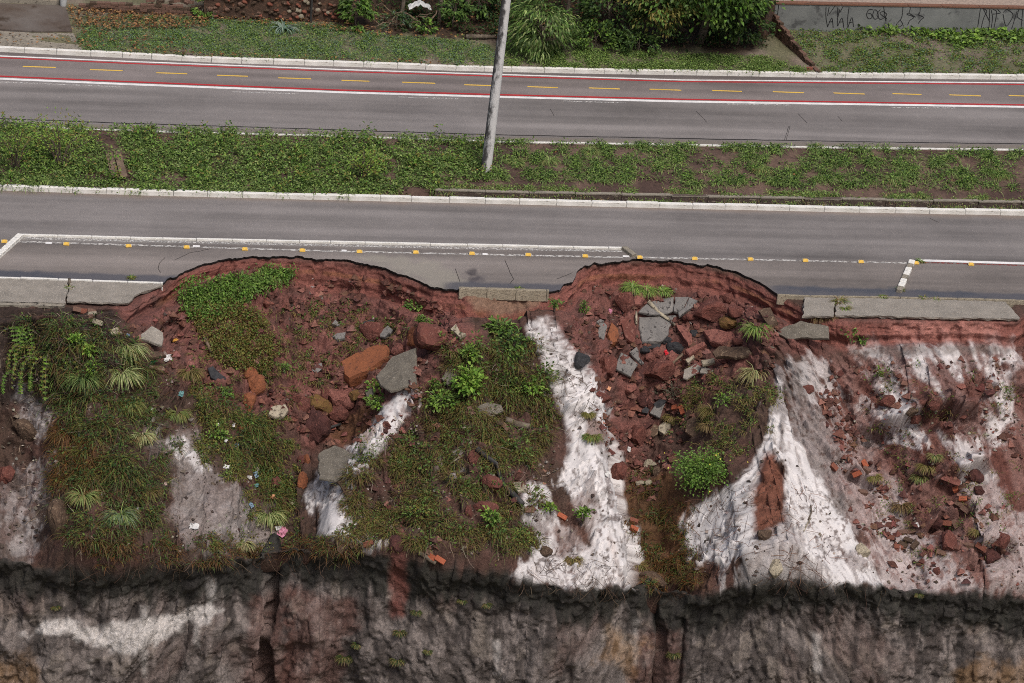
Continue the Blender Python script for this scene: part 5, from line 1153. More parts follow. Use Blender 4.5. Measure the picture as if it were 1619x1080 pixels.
# countless small crumbs and stones on the slope
def crumbs(name, label, polys, cols, smin, smax, m='soil_crumb'):
    pts = []
    for poly, n in polys: pts += in_poly_points(poly, n, patchy(30, .35, .65, 401))
    P, Nn = hits(pts, [BV]); n = len(P)
    base = np.array([(1, 0, 0), (-1, 0, 0), (0, 1, 0), (0, -1, 0), (0, 0, 1), (0, 0, -1)], float)
    tri = np.array([(0, 2, 4), (2, 1, 4), (1, 3, 4), (3, 0, 4), (2, 0, 5), (1, 2, 5), (3, 1, 5), (0, 3, 5)])
    sz = smin + (smax - smin) * RNG.random(n) ** 3
    off_ = base[None] * sz[:, None, None] * RNG.uniform(.55, 1.2, (n, 6, 1)); a = RNG.uniform(0, 6.28, n)
    ca, sa = np.cos(a)[:, None], np.sin(a)[:, None]
    q = np.stack([off_[..., 0] * ca - off_[..., 1] * sa, off_[..., 0] * sa + off_[..., 1] * ca, off_[..., 2] * .8], -1) + RNG.normal(0, .15, (n, 6, 3)) * sz[:, None, None]
    V = (P + Nn * (sz * .02)[:, None])[:, None] + q
    F = (np.arange(n)[:, None, None] * 6 + tri[None]).reshape(-1, 3)
    c = np.repeat(palette(n, cols, .3), 6, 0)
    return tag(link(name, npmesh(name, V.reshape(-1, 3), F, M['soil'], c)), label, 'rubble', None, 'stuff')
LEFTC = [(190, 500), (262, 470), (360, 440), (600, 440), (720, 490), (740, 520), (700, 600), (600, 695), (500, 705), (420, 650), (330, 630), (240, 580)]
RIGHTC = [(880, 490), (925, 450), (1060, 450), (1230, 490), (1228, 580), (1165, 600), (1090, 680), (1030, 800), (960, 720), (930, 600)]
FLANK = [(1285, 580), (1619, 560), (1619, 930), (1400, 930), (1330, 780)]
SPUR = [(700, 540), (850, 540), (890, 660), (880, 740), (830, 880), (640, 870), (540, 800), (620, 680)]
crumbs('rubble', 'loose red crumbs and clods scattered over both collapses and the right flank', [(LEFTC, 2600), (RIGHTC, 2400), (FLANK, 700), (SPUR, 400), ([(1290, 620), (1340, 620), (1440, 900), (1380, 840)], 250)], [rgb(118, 76, 68, .9), rgb(100, 64, 57, .9), rgb(132, 92, 82, .9), rgb(86, 58, 52, .9), rgb(104, 74, 62, .9)], .02, .17)
crumbs('rubble', 'loose grey and brown stones scattered over the whole debris slope', [(LEFTC, 300), (RIGHTC, 500), (FLANK, 900), (SPUR, 1200), ([(0, 560), (250, 560), (420, 700), (420, 870), (0, 880)], 1100), ([(850, 530), (980, 680), (1010, 890), (830, 900)], 110), ([(1100, 800), (1240, 700), (1390, 920), (1100, 930)], 160)], [rgb(120, 108, 98, .9), rgb(84, 74, 66, .9), rgb(150, 140, 130, .9), rgb(66, 54, 48, .9)], .015, .085)

# ------------------------------------------------------------------ ground cover (nobody could count it)
def cover(polys, dens_fn, edge=0):
    pts = []
    for poly, n in polys: pts += in_poly_points(poly, n, dens_fn, edge)
    return pts
MED_L = [(-40, 196), (210, 205), (540, 213), (780, 222), (770, 285), (560, 312), (300, 307), (-40, 300)]
MED_R = [(770, 224), (1079, 229), (1350, 234), (1660, 238), (1660, 305), (1079, 294), (770, 286)]
MED_N = [(560, 300), (700, 292), (1079, 300), (1660, 312), (1660, 334), (1079, 322), (560, 310)]
ZB2 = [BV2[0]]; ZV2 = [BV2[1]]
dl_ = lambda x, y: np.clip(patchy(30, .2, .5, 501)(x, y) + .15, 0, 1) * patchy(9, .15, .45, 502)(x, y); dr_ = lambda x, y: np.clip(.25 + patchy(34, .40, .66, 503)(x, y), 0, 1) * patchy(8, .40, .62, 504)(x, y)
bare = lambda x, y: 1 - np.exp(-(linedist([(150, 207), (182, 240), (200, 285)], x, y) / 15) ** 2)
P1, N1 = hits(cover([(MED_L, 3300)], lambda x, y: dl_(x, y) * bare(x, y)), ZB2)
P2, N2 = hits(cover([(MED_R, 1600)], lambda x, y: dr_(x, y)), ZB2)
P3, N3 = hits(cover([(MED_N, 1500)], patchy(30, .35, .6, 505)), ZB2)
stuff('ground_cover', 'dense low leafy weeds covering the left half of the ditch', 'weeds', [clump_leaves(P1, N1, 11, .14, .08, .20, GREENS + GRASSG + DARKG[2:])])
stuff('ground_cover', 'patchy low weeds on the bare right half of the ditch bank', 'weeds', [clump_leaves(P2, N2, 9, .11, .07, .14, GREENS + DARKG[:1])])
PT, NT = P1[::26], N1[::26]
stuff('ground_cover', 'taller leafy weed clumps standing above the ditch cover', 'weeds', [clump_leaves(PT, NT, 26, .2, .1, .45, GREENS[1:] + BRIGHT[1:2] + OLIVE[2:])])
stuff('grass', 'grass blades among the ditch weeds', 'grass', [clump_blades(P2[::2], N2[::2], 12, .12, .34, .018, GRASSG, (.2, .95)), clump_blades(P1[::3], N1[::3], 9, .1, .34, .016, GRASSG, (.4, .95)), clump_blades(P3, N3, 7, .1, .16, .016, GRASSG + DRY[:1], (.3, .9))], 'blade')
stuff('ground_cover', 'short weeds on the strip beside the near road kerb', 'weeds', [clump_leaves(P3[::2], N3[::2], 9, .12, .06, .10, GREENS + GRASSG)])
V_L = [(118, 22), (330, 30), (520, 40), (620, 58), (760, 66), (800, 104), (540, 98), (350, 92), (130, 78)]
V_M = [(790, 68), (1000, 84), (1215, 92), (1285, 116), (1079, 113), (800, 104)]
V_R = [(1222, 48), (1660, 52), (1660, 118), (1300, 116)]
P4, N4 = hits(cover([(V_L, 3800)], lambda x, y: np.clip(patchy(30, .25, .5, 507)(x, y) + .25, 0, 1) * (1 - .75 * (1 - sst(200, 350, x)) * (1 - sst(40, 56, y))) * np.clip(.2 + patchy(12, .38, .6, 508)(x, y), 0, 1) * (1 - .75 * sst(-16, 0, y - (80 + x * .037)))), ZV2)
P5, N5 = hits(cover([(V_M, 1900)], lambda x, y: np.clip(.12 + patchy(18, .38, .62, 509)(x, y), 0, 1)), ZV2)
P6, N6 = hits(cover([(V_R, 2000)], lambda x, y: np.clip(.10 + patchy(13, .45, .68, 511)(x, y), 0, 1)), ZV2)
stuff('grass', 'short green grass and weeds on the verge behind the cycle lane', 'grass', [clump_blades(P4, N4, 9, .13, .14, .018, GRASSG + BLUEG[:2], (.2, .9)), clump_leaves(P4[::3], N4[::3], 8, .16, .06, .1, GREENS + BLUEG[:1]), clump_blades(P5[::2], N5[::2], 9, .12, .15, .016, GRASSG, (.2, .9))], 'blade')
stuff('ground_cover', 'patchy leafy weeds on the verge under the trees and the scrawled wall', 'weeds', [clump_leaves(P5, N5, 9, .13, .06, .10, GREENS + GRASSG), clump_leaves(P6, N6, 9, .12, .065, .10, GREENS + BLUEG[:1] + OLIVE[:1])])
wl = in_poly_points([(1345, 40), (1480, 41), (1660, 47), (1660, 70), (1560, 66), (1520, 80), (1470, 60), (1360, 54)], 330)
P7, N7 = hits(wl, ZV2)
stuff('ground_cover', 'broad leaved creeper along the foot of the scrawled wall', 'creeper', [clump_leaves(P7, N7, 6, .16, .14, .22, GREENS + BRIGHT[:1], .8)])
lit = in_poly_points([(105, 14), (240, 24), (330, 32), (330, 46), (250, 50), (170, 50), (118, 46)], 900) + in_poly_points([(110, 50), (300, 60), (300, 96), (130, 84)], 160) + in_poly_points([(330, 26), (520, 36), (620, 50), (620, 62), (480, 46), (340, 36)], 260) + in_poly_points([(200, 84), (700, 100), (700, 106), (200, 92)], 150) + in_poly_points([(540, 0), (1000, 0), (1000, 70), (620, 60)], 700) + in_poly_points(MED_L, 60) + in_poly_points(MED_R, 25) + in_poly_points([(0, 55), (125, 60), (130, 80), (0, 76)], 40)
P8, N8 = hits(lit, ZV2 + ZB2)
stuff('fallen_leaves', 'brown fallen leaves lying on the verge and in the ditch', 'leaves', [leaf_geo(P8 + N8 * .03 + np.array([[0, 0, .09]]), RNG.normal(0, 1, (len(P8), 3)) * np.array([[1, 1, .25]]), N8 + RNG.normal(0, .35, N8.shape), RNG.uniform(.06, .14, len(P8)), RNG.uniform(.05, .09, len(P8)), palette(len(P8), LITT, .3))])

SG = [rgb(82, 104, 50), rgb(100, 122, 58), rgb(66, 86, 42)]
# weeds on the debris slope
def slope(polys, seed, lo=.38, hi=.6): return hits(cover(polys, patchy(26, lo, hi, seed), 42), [BV])
VA = [([(0, 500), (180, 505), (215, 530), (250, 590), (285, 690), (262, 860), (90, 870), (80, 700), (60, 620), (0, 570)], 950)]
VC = [([(300, 600), (410, 640), (480, 740), (440, 870), (320, 870), (400, 800), (350, 740), (300, 680)], 1100)]
VD = [([(700, 540), (850, 530), (875, 640), (870, 740), (810, 830), (845, 885), (700, 885), (610, 860), (540, 800), (590, 710), (680, 640)], 2600), ([(540, 750), (640, 700), (640, 860), (520, 870)], 350)]
VE = [([(990, 740), (1085, 760), (1115, 930), (1030, 935), (985, 820)], 420)]
VF = [([(1100, 590), (1215, 575), (1235, 640), (1160, 720), (1060, 690)], 300), ([(1330, 560), (1619, 600), (1600, 900), (1400, 900)], 170), ([(260, 560), (500, 470), (700, 520), (560, 620), (430, 640)], 420)]
VG_ = [([(90, 840), (420, 850), (560, 845), (560, 880), (280, 895), (110, 885)], 430)]
PA, NA = slope(VA, 601); PC, NC_ = slope(VC, 603); PD, ND_ = slope(VD, 605, .45, .60); PE, NE = slope(VE, 607); PF, NF = slope(VF, 609); PG, NG = slope(VG_, 611)
stuff('ground_cover', 'low leafy weeds growing over the debris slope', 'weeds', [clump_leaves(PA[::2], NA[::2], 9, .14, .07, .14, SG + DARKG + OLIVE[:1]), clump_leaves(PC, NC_, 8, .13, .06, .10, SG + OLIVE), clump_leaves(PD[::2], ND_[::2], 9, .15, .06, .11, SG + OLIVE + DRYD + DARKG[:1]), clump_leaves(PE[::2], NE[::2], 8, .12, .05, .10, SG + DARKG), clump_leaves(PF[::2], NF[::2], 9, .12, .06, .1, SG), clump_leaves(PG[::2], NG[::2], 9, .12, .05, .1, DARKG + SG)])
stuff('grass', 'thin straggling grass on the debris slope', 'grass', [clump_blades(PA, NA, 9, .14, .36, .014, GRASSG[2:] + SG[2:] + DRYD, (.1, .8)), clump_blades(PC[::2], NC_[::2], 8, .12, .25, .013, OLIVE + DRYD, (.1, .8)), clump_blades(PD, ND_, 9, .16, .30, .013, OLIVE + DRYD + DRY[1:] + SG[:1], (.1, .9)), clump_blades(PF, NF, 8, .1, .25, .013, OLIVE + DRY, (.1, .9)), clump_blades(PG, NG, 9, .14, .28, .013, DRYD + DRYD + ORANGE + GRASSG[2:], (.05, .7))], 'blade')
PT2, NT2 = slope([([(700, 545), (850, 535), (875, 640), (800, 660), (690, 650)], 60), ([(560, 700), (690, 650), (860, 680), (830, 870), (640, 870)], 60)], 621, .3, .5)
PT3, NT3 = slope([([(20, 510), (185, 510), (240, 590), (250, 680), (120, 690), (60, 620)], 60), ([(100, 700), (260, 690), (260, 850), (100, 860)], 40), ([(320, 610), (400, 640), (470, 740), (420, 820), (400, 780), (350, 700)], 45)], 623, .3, .5)
stuff('undergrowth', 'taller tangled weeds and seedlings rising over the debris slope', 'undergrowth', [clump_leaves(PT2, NT2, 26, .26, .08, .40, SG + DARKG[2:] + OLIVE[1:2]), clump_leaves(PT3, NT3, 24, .26, .075, .42, SG[2:] + DARKG + OLIVE[1:2]), clump_blades(PT2, NT2, 26, .2, .5, .014, OLIVE + DRYD + SG, (.2, 1)), clump_blades(PT3, NT3, 30, .22, .55, .014, SG + DRYD + OLIVE, (.2, 1), None, .5)])
POx, NOx = slope([([(85, 670), (165, 700), (150, 790), (80, 770)], 260)], 613, .2, .5)
stuff('grass', 'orange brown dying grass in the right gully and on the left flank', 'grass', [clump_blades(PE, NE, 9, .14, .26, .014, ORANGE + DRYD + OLIVE[1:2], (.05, .8)), clump_blades(POx, NOx, 10, .14, .32, .014, ORANGE + DRYD[:1], (.05, .7))], 'blade')
# bare roots and dead stems
def twigs(polys, n, ln, cols, seed, down=.6, wd=.012):
    pts = []
    for poly, k in polys: pts += in_poly_points(poly, k)
    P, Nn = hits(pts, [BV]); n = len(P); A = rdir(n)
    T = A - Nn * np.sum(A * Nn, 1, keepdims=True) + np.array([[0, -.3, -.8]]) * down; T /= np.linalg.norm(T, axis=1, keepdims=True)
    Vs = []; q = P + Nn * .03; c = palette(n, cols, .3); Sx = np.cross(T, Nn); Sx /= np.linalg.norm(Sx, axis=1, keepdims=True) + 1e-9
    l = ln * RNG.uniform(.4, 1.3, (n, 1))
    for i in range(4):
        if i: T = T + RNG.normal(0, .25, (n, 3)); T /= np.linalg.norm(T, axis=1, keepdims=True); q = q + T * l / 3 + Nn * (.03 if i < 3 else -.02)
        Vs += [q - Sx * wd * .5, q + Sx * wd * .5]
    V = np.stack(Vs, 1).reshape(-1, 3); b = np.arange(n)[:, None] * 8
    F = np.concatenate([b + np.array([[0, 1, 3, 2]]) + 2 * i for i in range(3)], 0)
    return V, F, np.repeat(c, 8, 0)
DEAD = [rgb(124, 108, 92, .9), rgb(92, 76, 62, .9), rgb(70, 54, 44, .9), rgb(150, 136, 118, .9)]
stuff('dead_stems', 'dry roots and dead stems hanging on the slope and over the cliff lip', 'dead stems', [twigs([([(0, 490), (180, 495), (210, 530), (120, 620), (0, 600)], 420), ([(0, 600), (260, 600), (280, 860), (60, 870)], 320), (SPUR, 400)], 0, .55, DEAD, 1), twigs([([(1085, 780), (1190, 760), (1195, 880), (1090, 900)], 130), ([(1240, 740), (1290, 790), (1330, 900), (1200, 910)], 110)], 0, .6, [rgb(120, 84, 66, .9), rgb(84, 60, 50, .9)], 2, .3, .011),
    twigs([([(840, 860), (1005, 880), (1005, 926), (820, 912)], 90), ([(860, 540), (900, 560), (960, 660), (930, 680)], 60)], 0, .5, DEAD[1:3], 3, .5, .011), twigs([([(100, 880), (550, 868), (550, 890), (100, 905)], 120), ([(800, 915), (1110, 935), (1110, 945), (800, 925)], 60), ([(1200, 905), (1400, 925), (1400, 935), (1200, 920)], 30)], 0, .45, DEAD[1:3], 4, .9)], 'blade')

# ------------------------------------------------------------------ single plants
def tuft(px, py, sz, cols, label, n=260, tip=None, lift=(.2, 1.0), wd=.02, name='grass_tuft', cat='grass tuft', grp=None, dens_=1.0):
    p, nn = at(px, py); k = sz / ppm(p); P = np.array([p]); Nn = np.array([nn])
    V, F, c = clump_blades(P, Nn, int(n * dens_), k * .22, k * .8, wd, cols, lift, tip, .95 if py > 480 else .1)
    return tag(link(name, npmesh(name, V - np.array(p), F, M['blade'], c), None, p), label, cat, grp)
TF = [(200, 552, 48, GRASSG + PALEG, 'large arching grass tuft highest on the left flank'), (192, 592, 46, GRASSG + PALEG, 'second large grass tuft right under the highest on the left flank'), (132, 600, 42, GRASSG + DARKG, 'dark green grass tuft below the bright leafy plant'), (226, 690, 30, PALEG + DRY[:1], 'grass tuft with pale streaks in the middle of the left flank'),
      (190, 815, 40, BLUEG + GRASSG, 'bluish green grass tuft low on the left flank'), (132, 785, 36, GRASSG + DRY[:1], 'green grass tuft left of the bluish one'), (105, 690, 46, ORANGE + DRYD, 'dead orange grass tuft on the mossy patch'), (235, 778, 28, OLIVE + DRYD, 'olive grass tuft right of the bluish one'), (205, 640, 34, GRASSG + OLIVE, 'hanging grass tuft under the second large one'),
      (300, 590, 32, DRY + OLIVE, 'dry grass tuft below the red slide on the left'), (282, 655, 30, OLIVE + GRASSG, 'olive grass tuft on the grey slope of the left flank'), (98, 820, 30, OLIVE, 'olive grass tuft by the brown earth pillar'), (424, 815, 42, PALEG + GRASSG, 'tall pale grass tuft in front of the pink cloth'), (385, 860, 26, DRY + PALEG, 'spiky pale tuft at the lip left of the dark crack'),
      (707, 258, 26, GRASSG, 'bushy grass tuft left of the utility pole'), (815, 258, 22, GRASSG, 'grass tuft right of the utility pole'), (868, 256, 26, GRASSG, 'larger grass tuft on the bare bank, second right of the pole'), (932, 240, 22, GRASSG, 'grass tuft high on the ditch bank under the far road'), (1205, 270, 24, GRASSG, 'grass tuft low on the bank in the middle of the drain'), (1410, 285, 22, GRASSG, 'grass tuft just above the drain wall on the right'), (1580, 278, 26, GREENS, 'dark tuft above the drain wall near the right margin'),
      (1195, 590, 42, DRY + PALEG, 'large straw coloured tuft left of the white ridge'), (1126, 650, 34, DRY + OLIVE, 'straw coloured tuft above the round bush'), (1120, 675, 22, DRY, 'small straw tuft hanging under the one above the bush'), (1063, 660, 22, OLIVE + DRY, 'yellowish tuft among the black rocks'), (1195, 520, 36, BRIGHT + GRASSG, 'bright green grass tuft under the overhanging kerb'),
      (1290, 500, 24, DRY + DRYD, 'dry tuft hanging over the short right pavement slab'), (1315, 500, 18, DRY + DRYD, 'second dry tuft at the joint front of the right pavement'), (1000, 456, 26, GRASSG + BRIGHT, 'left tuft of the bright grass strip above the cracked slab'), (1022, 461, 24, GRASSG + BRIGHT, 'middle tuft of the bright grass strip above the cracked slab'), (1048, 462, 22, GRASSG + BRIGHT, 'right tuft of the bright grass strip above the cracked slab'),
      (617, 828, 20, DRY, 'straw tuft beside the small white sand runnel'), (1464, 738, 24, OLIVE + DRY, 'olive tuft on the right flank above the dark brick'), (1455, 755, 22, GRASSG + DRY, 'green dry tuft left of the pink earth slab'), (1478, 722, 18, DRY + GRASSG, 'small tuft highest of the three on the right flank'), (1425, 800, 26, DRYD + DRY, 'brown dry grass patch above the brick cluster'), (1382, 755, 18, OLIVE, 'thin tuft right of the red streak bricks'),
      (1545, 840, 20, DRY + OLIVE, 'straw tuft left of the red boulder at the right margin'), (658, 968, 16, DRY + OLIVE, 'dry tuft growing on the cliff under the red stain'), (632, 1000, 20, OLIVE, 'olive tuft on the cliff below the red stain'), (565, 1020, 16, ORANGE + OLIVE, 'orange tuft on the cliff left of the red stain'), (545, 1040, 26, GREENS, 'green weed lowest on the cliff, left of the middle'), (628, 1045, 22, GREENS + OLIVE, 'green weed low on the cliff under the olive tuft'), (676, 1030, 14, OLIVE, 'small weed on the cliff right of the olive tuft'), (730, 950, 14, OLIVE, 'left of two yellowish weeds on the dark cliff band'), (769, 956, 16, OLIVE, 'right of two yellowish weeds on the dark cliff band'), (88, 960, 14, DRYD, 'dry tuft on the pale cliff at the left'), (1065, 1035, 20, DARKG + OLIVE, 'dark weed on the cliff beside the right cracks'), (1452, 940, 14, PALEG, 'pale grass hanging over the cliff on the right'), (905, 885, 22, OLIVE + DRY, 'olive tuft on the white toe of the spur'), (935, 690, 22, GREENS + OLIVE, 'weed tuft on the white ridge between the collapses'), (1010, 895, 24, OLIVE + DRY, 'straw tuft at the tip of the white ridge'), (930, 655, 16, OLIVE, 'small olive tuft high on the white ridge')]
for px, py, sz, cols, lab in TF:
    if py > 932: sz *= .75; cols = DARKG[1:] + DRYD[:1] + OLIVE[1:2]
    tuft(px, py, sz, cols, lab, tip=cols + DRY[:1])
for px, py, sz in ((1327, 478, 24), (1335, 488, 18), (1350, 492, 16)):
    tuft(px, py, sz, OLIVE + GREENS + DRY, {1327: 'yellow green weed sprouting at the kerb end of the right pavement joint', 1335: 'weed in the middle of the right pavement joint', 1350: 'dry weed creeping from the joint over the long right slab'}[px], 90)
for px, py, l in ((208, 440, 'weed at the kerb of the left pavement, nearest its broken end'), (110, 456, 'weed by the short dark post stub'), (820, 457, 'weed on the bare kerb between the collapses'), (1395, 470, 'left weed along the right pavement kerb'), (1460, 472, 'middle weed along the right pavement kerb'), (1480, 474, 'right weed along the right pavement kerb'), (1455, 414, 'weed at the corner of the right bay'), (1424, 458, 'weed at the foot of the slanted white blocks'), (67, 300, 'weed growing on the white road kerb at the left'), (563, 309, 'weed filling the gap in the white road kerb')):
    tuft(px, py, 13 if px != 563 else 24, GREENS + OLIVE, l, 50, wd=.02)

def plant(px, py, hgt, wid, cols, label, n=220, size=.11, wr=.5, name='leafy_plant', cat='plant', stems=5, droop=.2, grp=None, lean=(0, 0), base=None, dome=.5, stemc='bark'):
    p, nn = at(px, py); k = 1 / ppm(p); hgt *= k; wid *= k
    e = tag(empty(name, p), label, cat, grp); bm = bmesh.new(); tips = []
    for i in range(stems):
        a = R.uniform(0, 6.28); r = wid * .5 * R.uniform(.1, .9); h = hgt * R.uniform(.55, 1) * (1 - .35 * (r / (wid * .5 + 1e-6)))
        t = Vector((math.cos(a) * r + lean[0] * h, math.sin(a) * r - .15 * h + lean[1] * h, h)); pts = [Vector((0, 0, -.1)), t * .4 + Vector((0, 0, h * .15)), t]
        tube(bm, pts, [.022, .015, .008], 5); tips.append((pts[1], t))
    fin(bm, 'stem', M[stemc], e)
    ti = RNG.integers(0, stems, n); w = RNG.random((n, 1)) ** .6
    A = np.array([t[0] for t in tips])[ti]; B = np.array([t[1] for t in tips])[ti]
    c = A + (B - A) * w + RNG.normal(0, 1, (n, 3)) * np.array([[1, 1, .7]]) * wid * .13
    D = (c - np.array([[0, 0, hgt * .2]])) * np.array([[1, 1, .4]]); D /= np.linalg.norm(D, axis=1, keepdims=True) + 1e-6
    D = D + RNG.normal(0, .45, (n, 3)) - np.array([[0, 0, droop]]); fn_ = np.array([[0, -.2, 1.0]]) + RNG.normal(0, .4, (n, 3))
    V, F, cc = leaf_geo(c, D, fn_, size * RNG.uniform(.6, 1.35, n), size * wr * RNG.uniform(.7, 1.2, n), palette(n, cols, .22))
    link('foliage', npmesh('foliage', V, F, M['leaf'], cc), e)
    return e
plant(742, 632, 62, 52, BRIGHT, 'bright light green leafy shrub on the weedy spur', 420, .14, .6, 'shrub', 'shrub', 8)
plant(742, 575, 38, 30, BRIGHT + GREENS, 'light green sapling above the bright shrub', 150, .13, .6, 'shrub', 'shrub', 5)
plant(836, 622, 32, 50, BRIGHT + GREENS, 'bright green bushy plant at the right of the weedy spur', 260, .12, .6, 'shrub', 'shrub', 7)
plant(790, 535, 36, 40, GREENS, 'broad leaved plant under the bare kerb, middle of the road edge', 150, .15, .6, 'shrub', 'shrub', 6)
plant(810, 560, 34, 60, DARKG + GREENS, 'dark leafy clump just below the broad leaved plant', 260, .12, .6, 'shrub', 'shrub', 7)
plant(684, 624, 36, 14, GREENS, 'thin leafy column left of the bright shrub', 90, .1, .6, 'sapling', 'sapling', 3)
plant(700, 645, 26, 56, GREENS + BRIGHT[:1], 'wide green plant below the thin leafy column', 240, .12, .6, 'shrub', 'shrub', 7)
plant(600, 645, 22, 40, GREENS + BRIGHT[:1], 'green plant at the top of the white sand streak', 150, .11, .6, 'shrub', 'shrub', 5)
plant(592, 620, 18, 26, BRIGHT, 'small bright plant in front of the pointed aggregate slab', 70, .11, .6, 'sapling', 'sapling', 4)
plant(775, 828, 26, 34, BRIGHT + GREENS, 'bright plant under the flat topped red boulder', 140, .11, .6, 'shrub', 'shrub', 5)
plant(825, 860, 34, 50, GREENS + OLIVE, 'green weedy bush near the white toe of the spur', 320, .08, .6, 'bush', 'bush', 8)
plant(668, 815, 26, 50, GREENS + OLIVE, 'green weedy bush in the middle of the spur foot', 260, .08, .6, 'bush', 'bush', 7)
plant(870, 812, 18, 26, BRIGHT, 'small bright plant on white sand, left of the orange brick', 80, .11, .6, 'sapling', 'sapling', 4)
plant(922, 828, 34, 26, BRIGHT + GREENS, 'bright sapling on white sand, right of the orange brick', 110, .11, .6, 'sapling', 'sapling', 4)
plant(121, 556, 42, 24, BRIGHT, 'bright leafy plant with clear stem on the left flank', 130, .12, .5, 'shrub', 'shrub', 3)
plant(146, 575, 40, 26, BRIGHT, 'bright leafy plant right beside its twin on the left flank', 130, .12, .5, 'shrub', 'shrub', 3)
plant(148, 592, 30, 30, GREENS + BRIGHT, 'lower green plant under the two bright ones on the left flank', 120, .11, .5, 'shrub', 'shrub', 4)
plant(575, 284, 62, 74, BRIGHT[:1] + OLIVE[2:] + BRIGHT[2:], 'yellow green shrub in the ditch above the kerb gap', 420, .085, .5, 'shrub', 'shrub', 12)
plant(95, 262, 80, 130, BRIGHT[:1] + OLIVE[2:] + BRIGHT[2:], 'sprawling yellow green shrub in the ditch left of the footbridge', 900, .085, .5, 'shrub', 'shrub', 18)
plant(25, 268, 84, 70, GREENS[1:] + OLIVE[2:] + BRIGHT[:1], 'green shrub in the ditch at the left margin', 500, .085, .5, 'shrub', 'shrub', 12)
plant(1140, 642, 18, 36, GREENS + BRIGHT[:1], 'small green plant left of the large straw tuft', 110, .1, .6, 'sapling', 'sapling', 5)
plant(1066, 625, 26, 60, [rgb(92, 96, 76, .9), rgb(72, 76, 58, .9), rgb(110, 112, 90, .9)], 'grey green twiggy shrub over the black rocks', 380, .05, .4, 'shrub', 'shrub', 14)
plant(1345, 540, 26, 30, GREENS, 'dark green plant hanging under the right pavement joint', 110, .12, .6, 'shrub', 'shrub', 4)
plant(1362, 543, 16, 22, GREENS, 'small green plant right of the one under the pavement joint', 60, .12, .6, 'sapling', 'sapling', 3)
plant(1385, 600, 24, 20, GREENS + OLIVE, 'thin weed at the sandy top of the right flank', 70, .09, .5, 'sapling', 'sapling', 3)
plant(920, 500, 34, 18, GREENS, 'weed growing up the red wall left of the right collapse', 110, .08, .5, 'sapling', 'sapling', 4)
plant(876, 492, 24, 20, GREENS, 'weed hanging at the right end of the bare kerb', 90, .09, .6, 'sapling', 'sapling', 4)
plant(672, 520, 30, 26, GREENS + BRIGHT[:1], 'weed clump behind the big dark red clod', 130, .09, .5, 'sapling', 'sapling', 5)
plant(655, 490, 14, 34, GREENS, 'creeping weed under the right end of the left collapse rim', 90, .1, .8, 'sapling', 'sapling', 4)
plant(345, 695, 18, 30, BRIGHT[1:] + GREENS, 'green plant among the litter at its upper end', 90, .1, .7, 'sapling', 'sapling', 4)
plant(388, 678, 18, 26, BRIGHT[1:2] + GREENS, 'green plant at the right of the litter patch', 80, .1, .7, 'sapling', 'sapling', 4)
plant(365, 625, 12, 26, GREENS + BRIGHT[:1], 'small green weed left of the orange clod stack', 70, .1, .7, 'sapling', 'sapling', 4)
plant(448, 595, 26, 20, GREENS, 'green weed left of the huge orange clod', 90, .09, .4, 'sapling', 'sapling', 4)
b = plant(1112, 770, 66, 96, GREENS + BRIGHT[1:2], 'round green bush with tiny yellow flowers in the right gully', 2600, .085, .6, 'bush', 'bush', 26)
c0 = [v for v in ((R.gauss(0, .5), R.gauss(-.25, .3), R.uniform(.3, 1.1)) for _ in range(26))]
link('blossom', npmesh('blossom', *leaf_geo(np.array(c0), RNG.normal(0, 1, (26, 3)), RNG.normal(0, .4, (26, 3)) + np.array([[0, -.5, 1]]), np.full(26, .05), np.full(26, .05), palette(26, [rgb(220, 210, 80, .9)]))[:2], M['leaf'], np.tile(rgb(224, 212, 90, .9), (104, 1))), b)

# creeper mound in the left collapse
def mound(poly, n, cols, label, lift=.25, size=.075):
    pts = in_poly_points(poly, n, patchy(14, .2, .45, 701)); P, Nn = hits(pts, [BV]); c = Vector(P.mean(0))
    V, F, cc = clump_leaves(P - np.array(c), Nn, 12, .13, size, lift, cols)
    return tag(link('creeper', npmesh('creeper', V, F, M['leaf'], cc), None, c), label, 'creeper')
mound([(282, 470), (300, 452), (380, 445), (430, 430), (462, 430), (455, 452), (400, 470), (365, 500), (320, 515), (290, 500)], 620, GREENS + BRIGHT[1:2], 'green creeper draped over the top of the left collapse', .3)
mound([(300, 500), (370, 480), (410, 500), (440, 560), (420, 590), (345, 580), (315, 540)], 900, OLIVE + ORANGE[2:] + GREENS[:1] + DRYD[2:], 'olive brown lower skirt of the creeper in the left collapse', .28, .06)

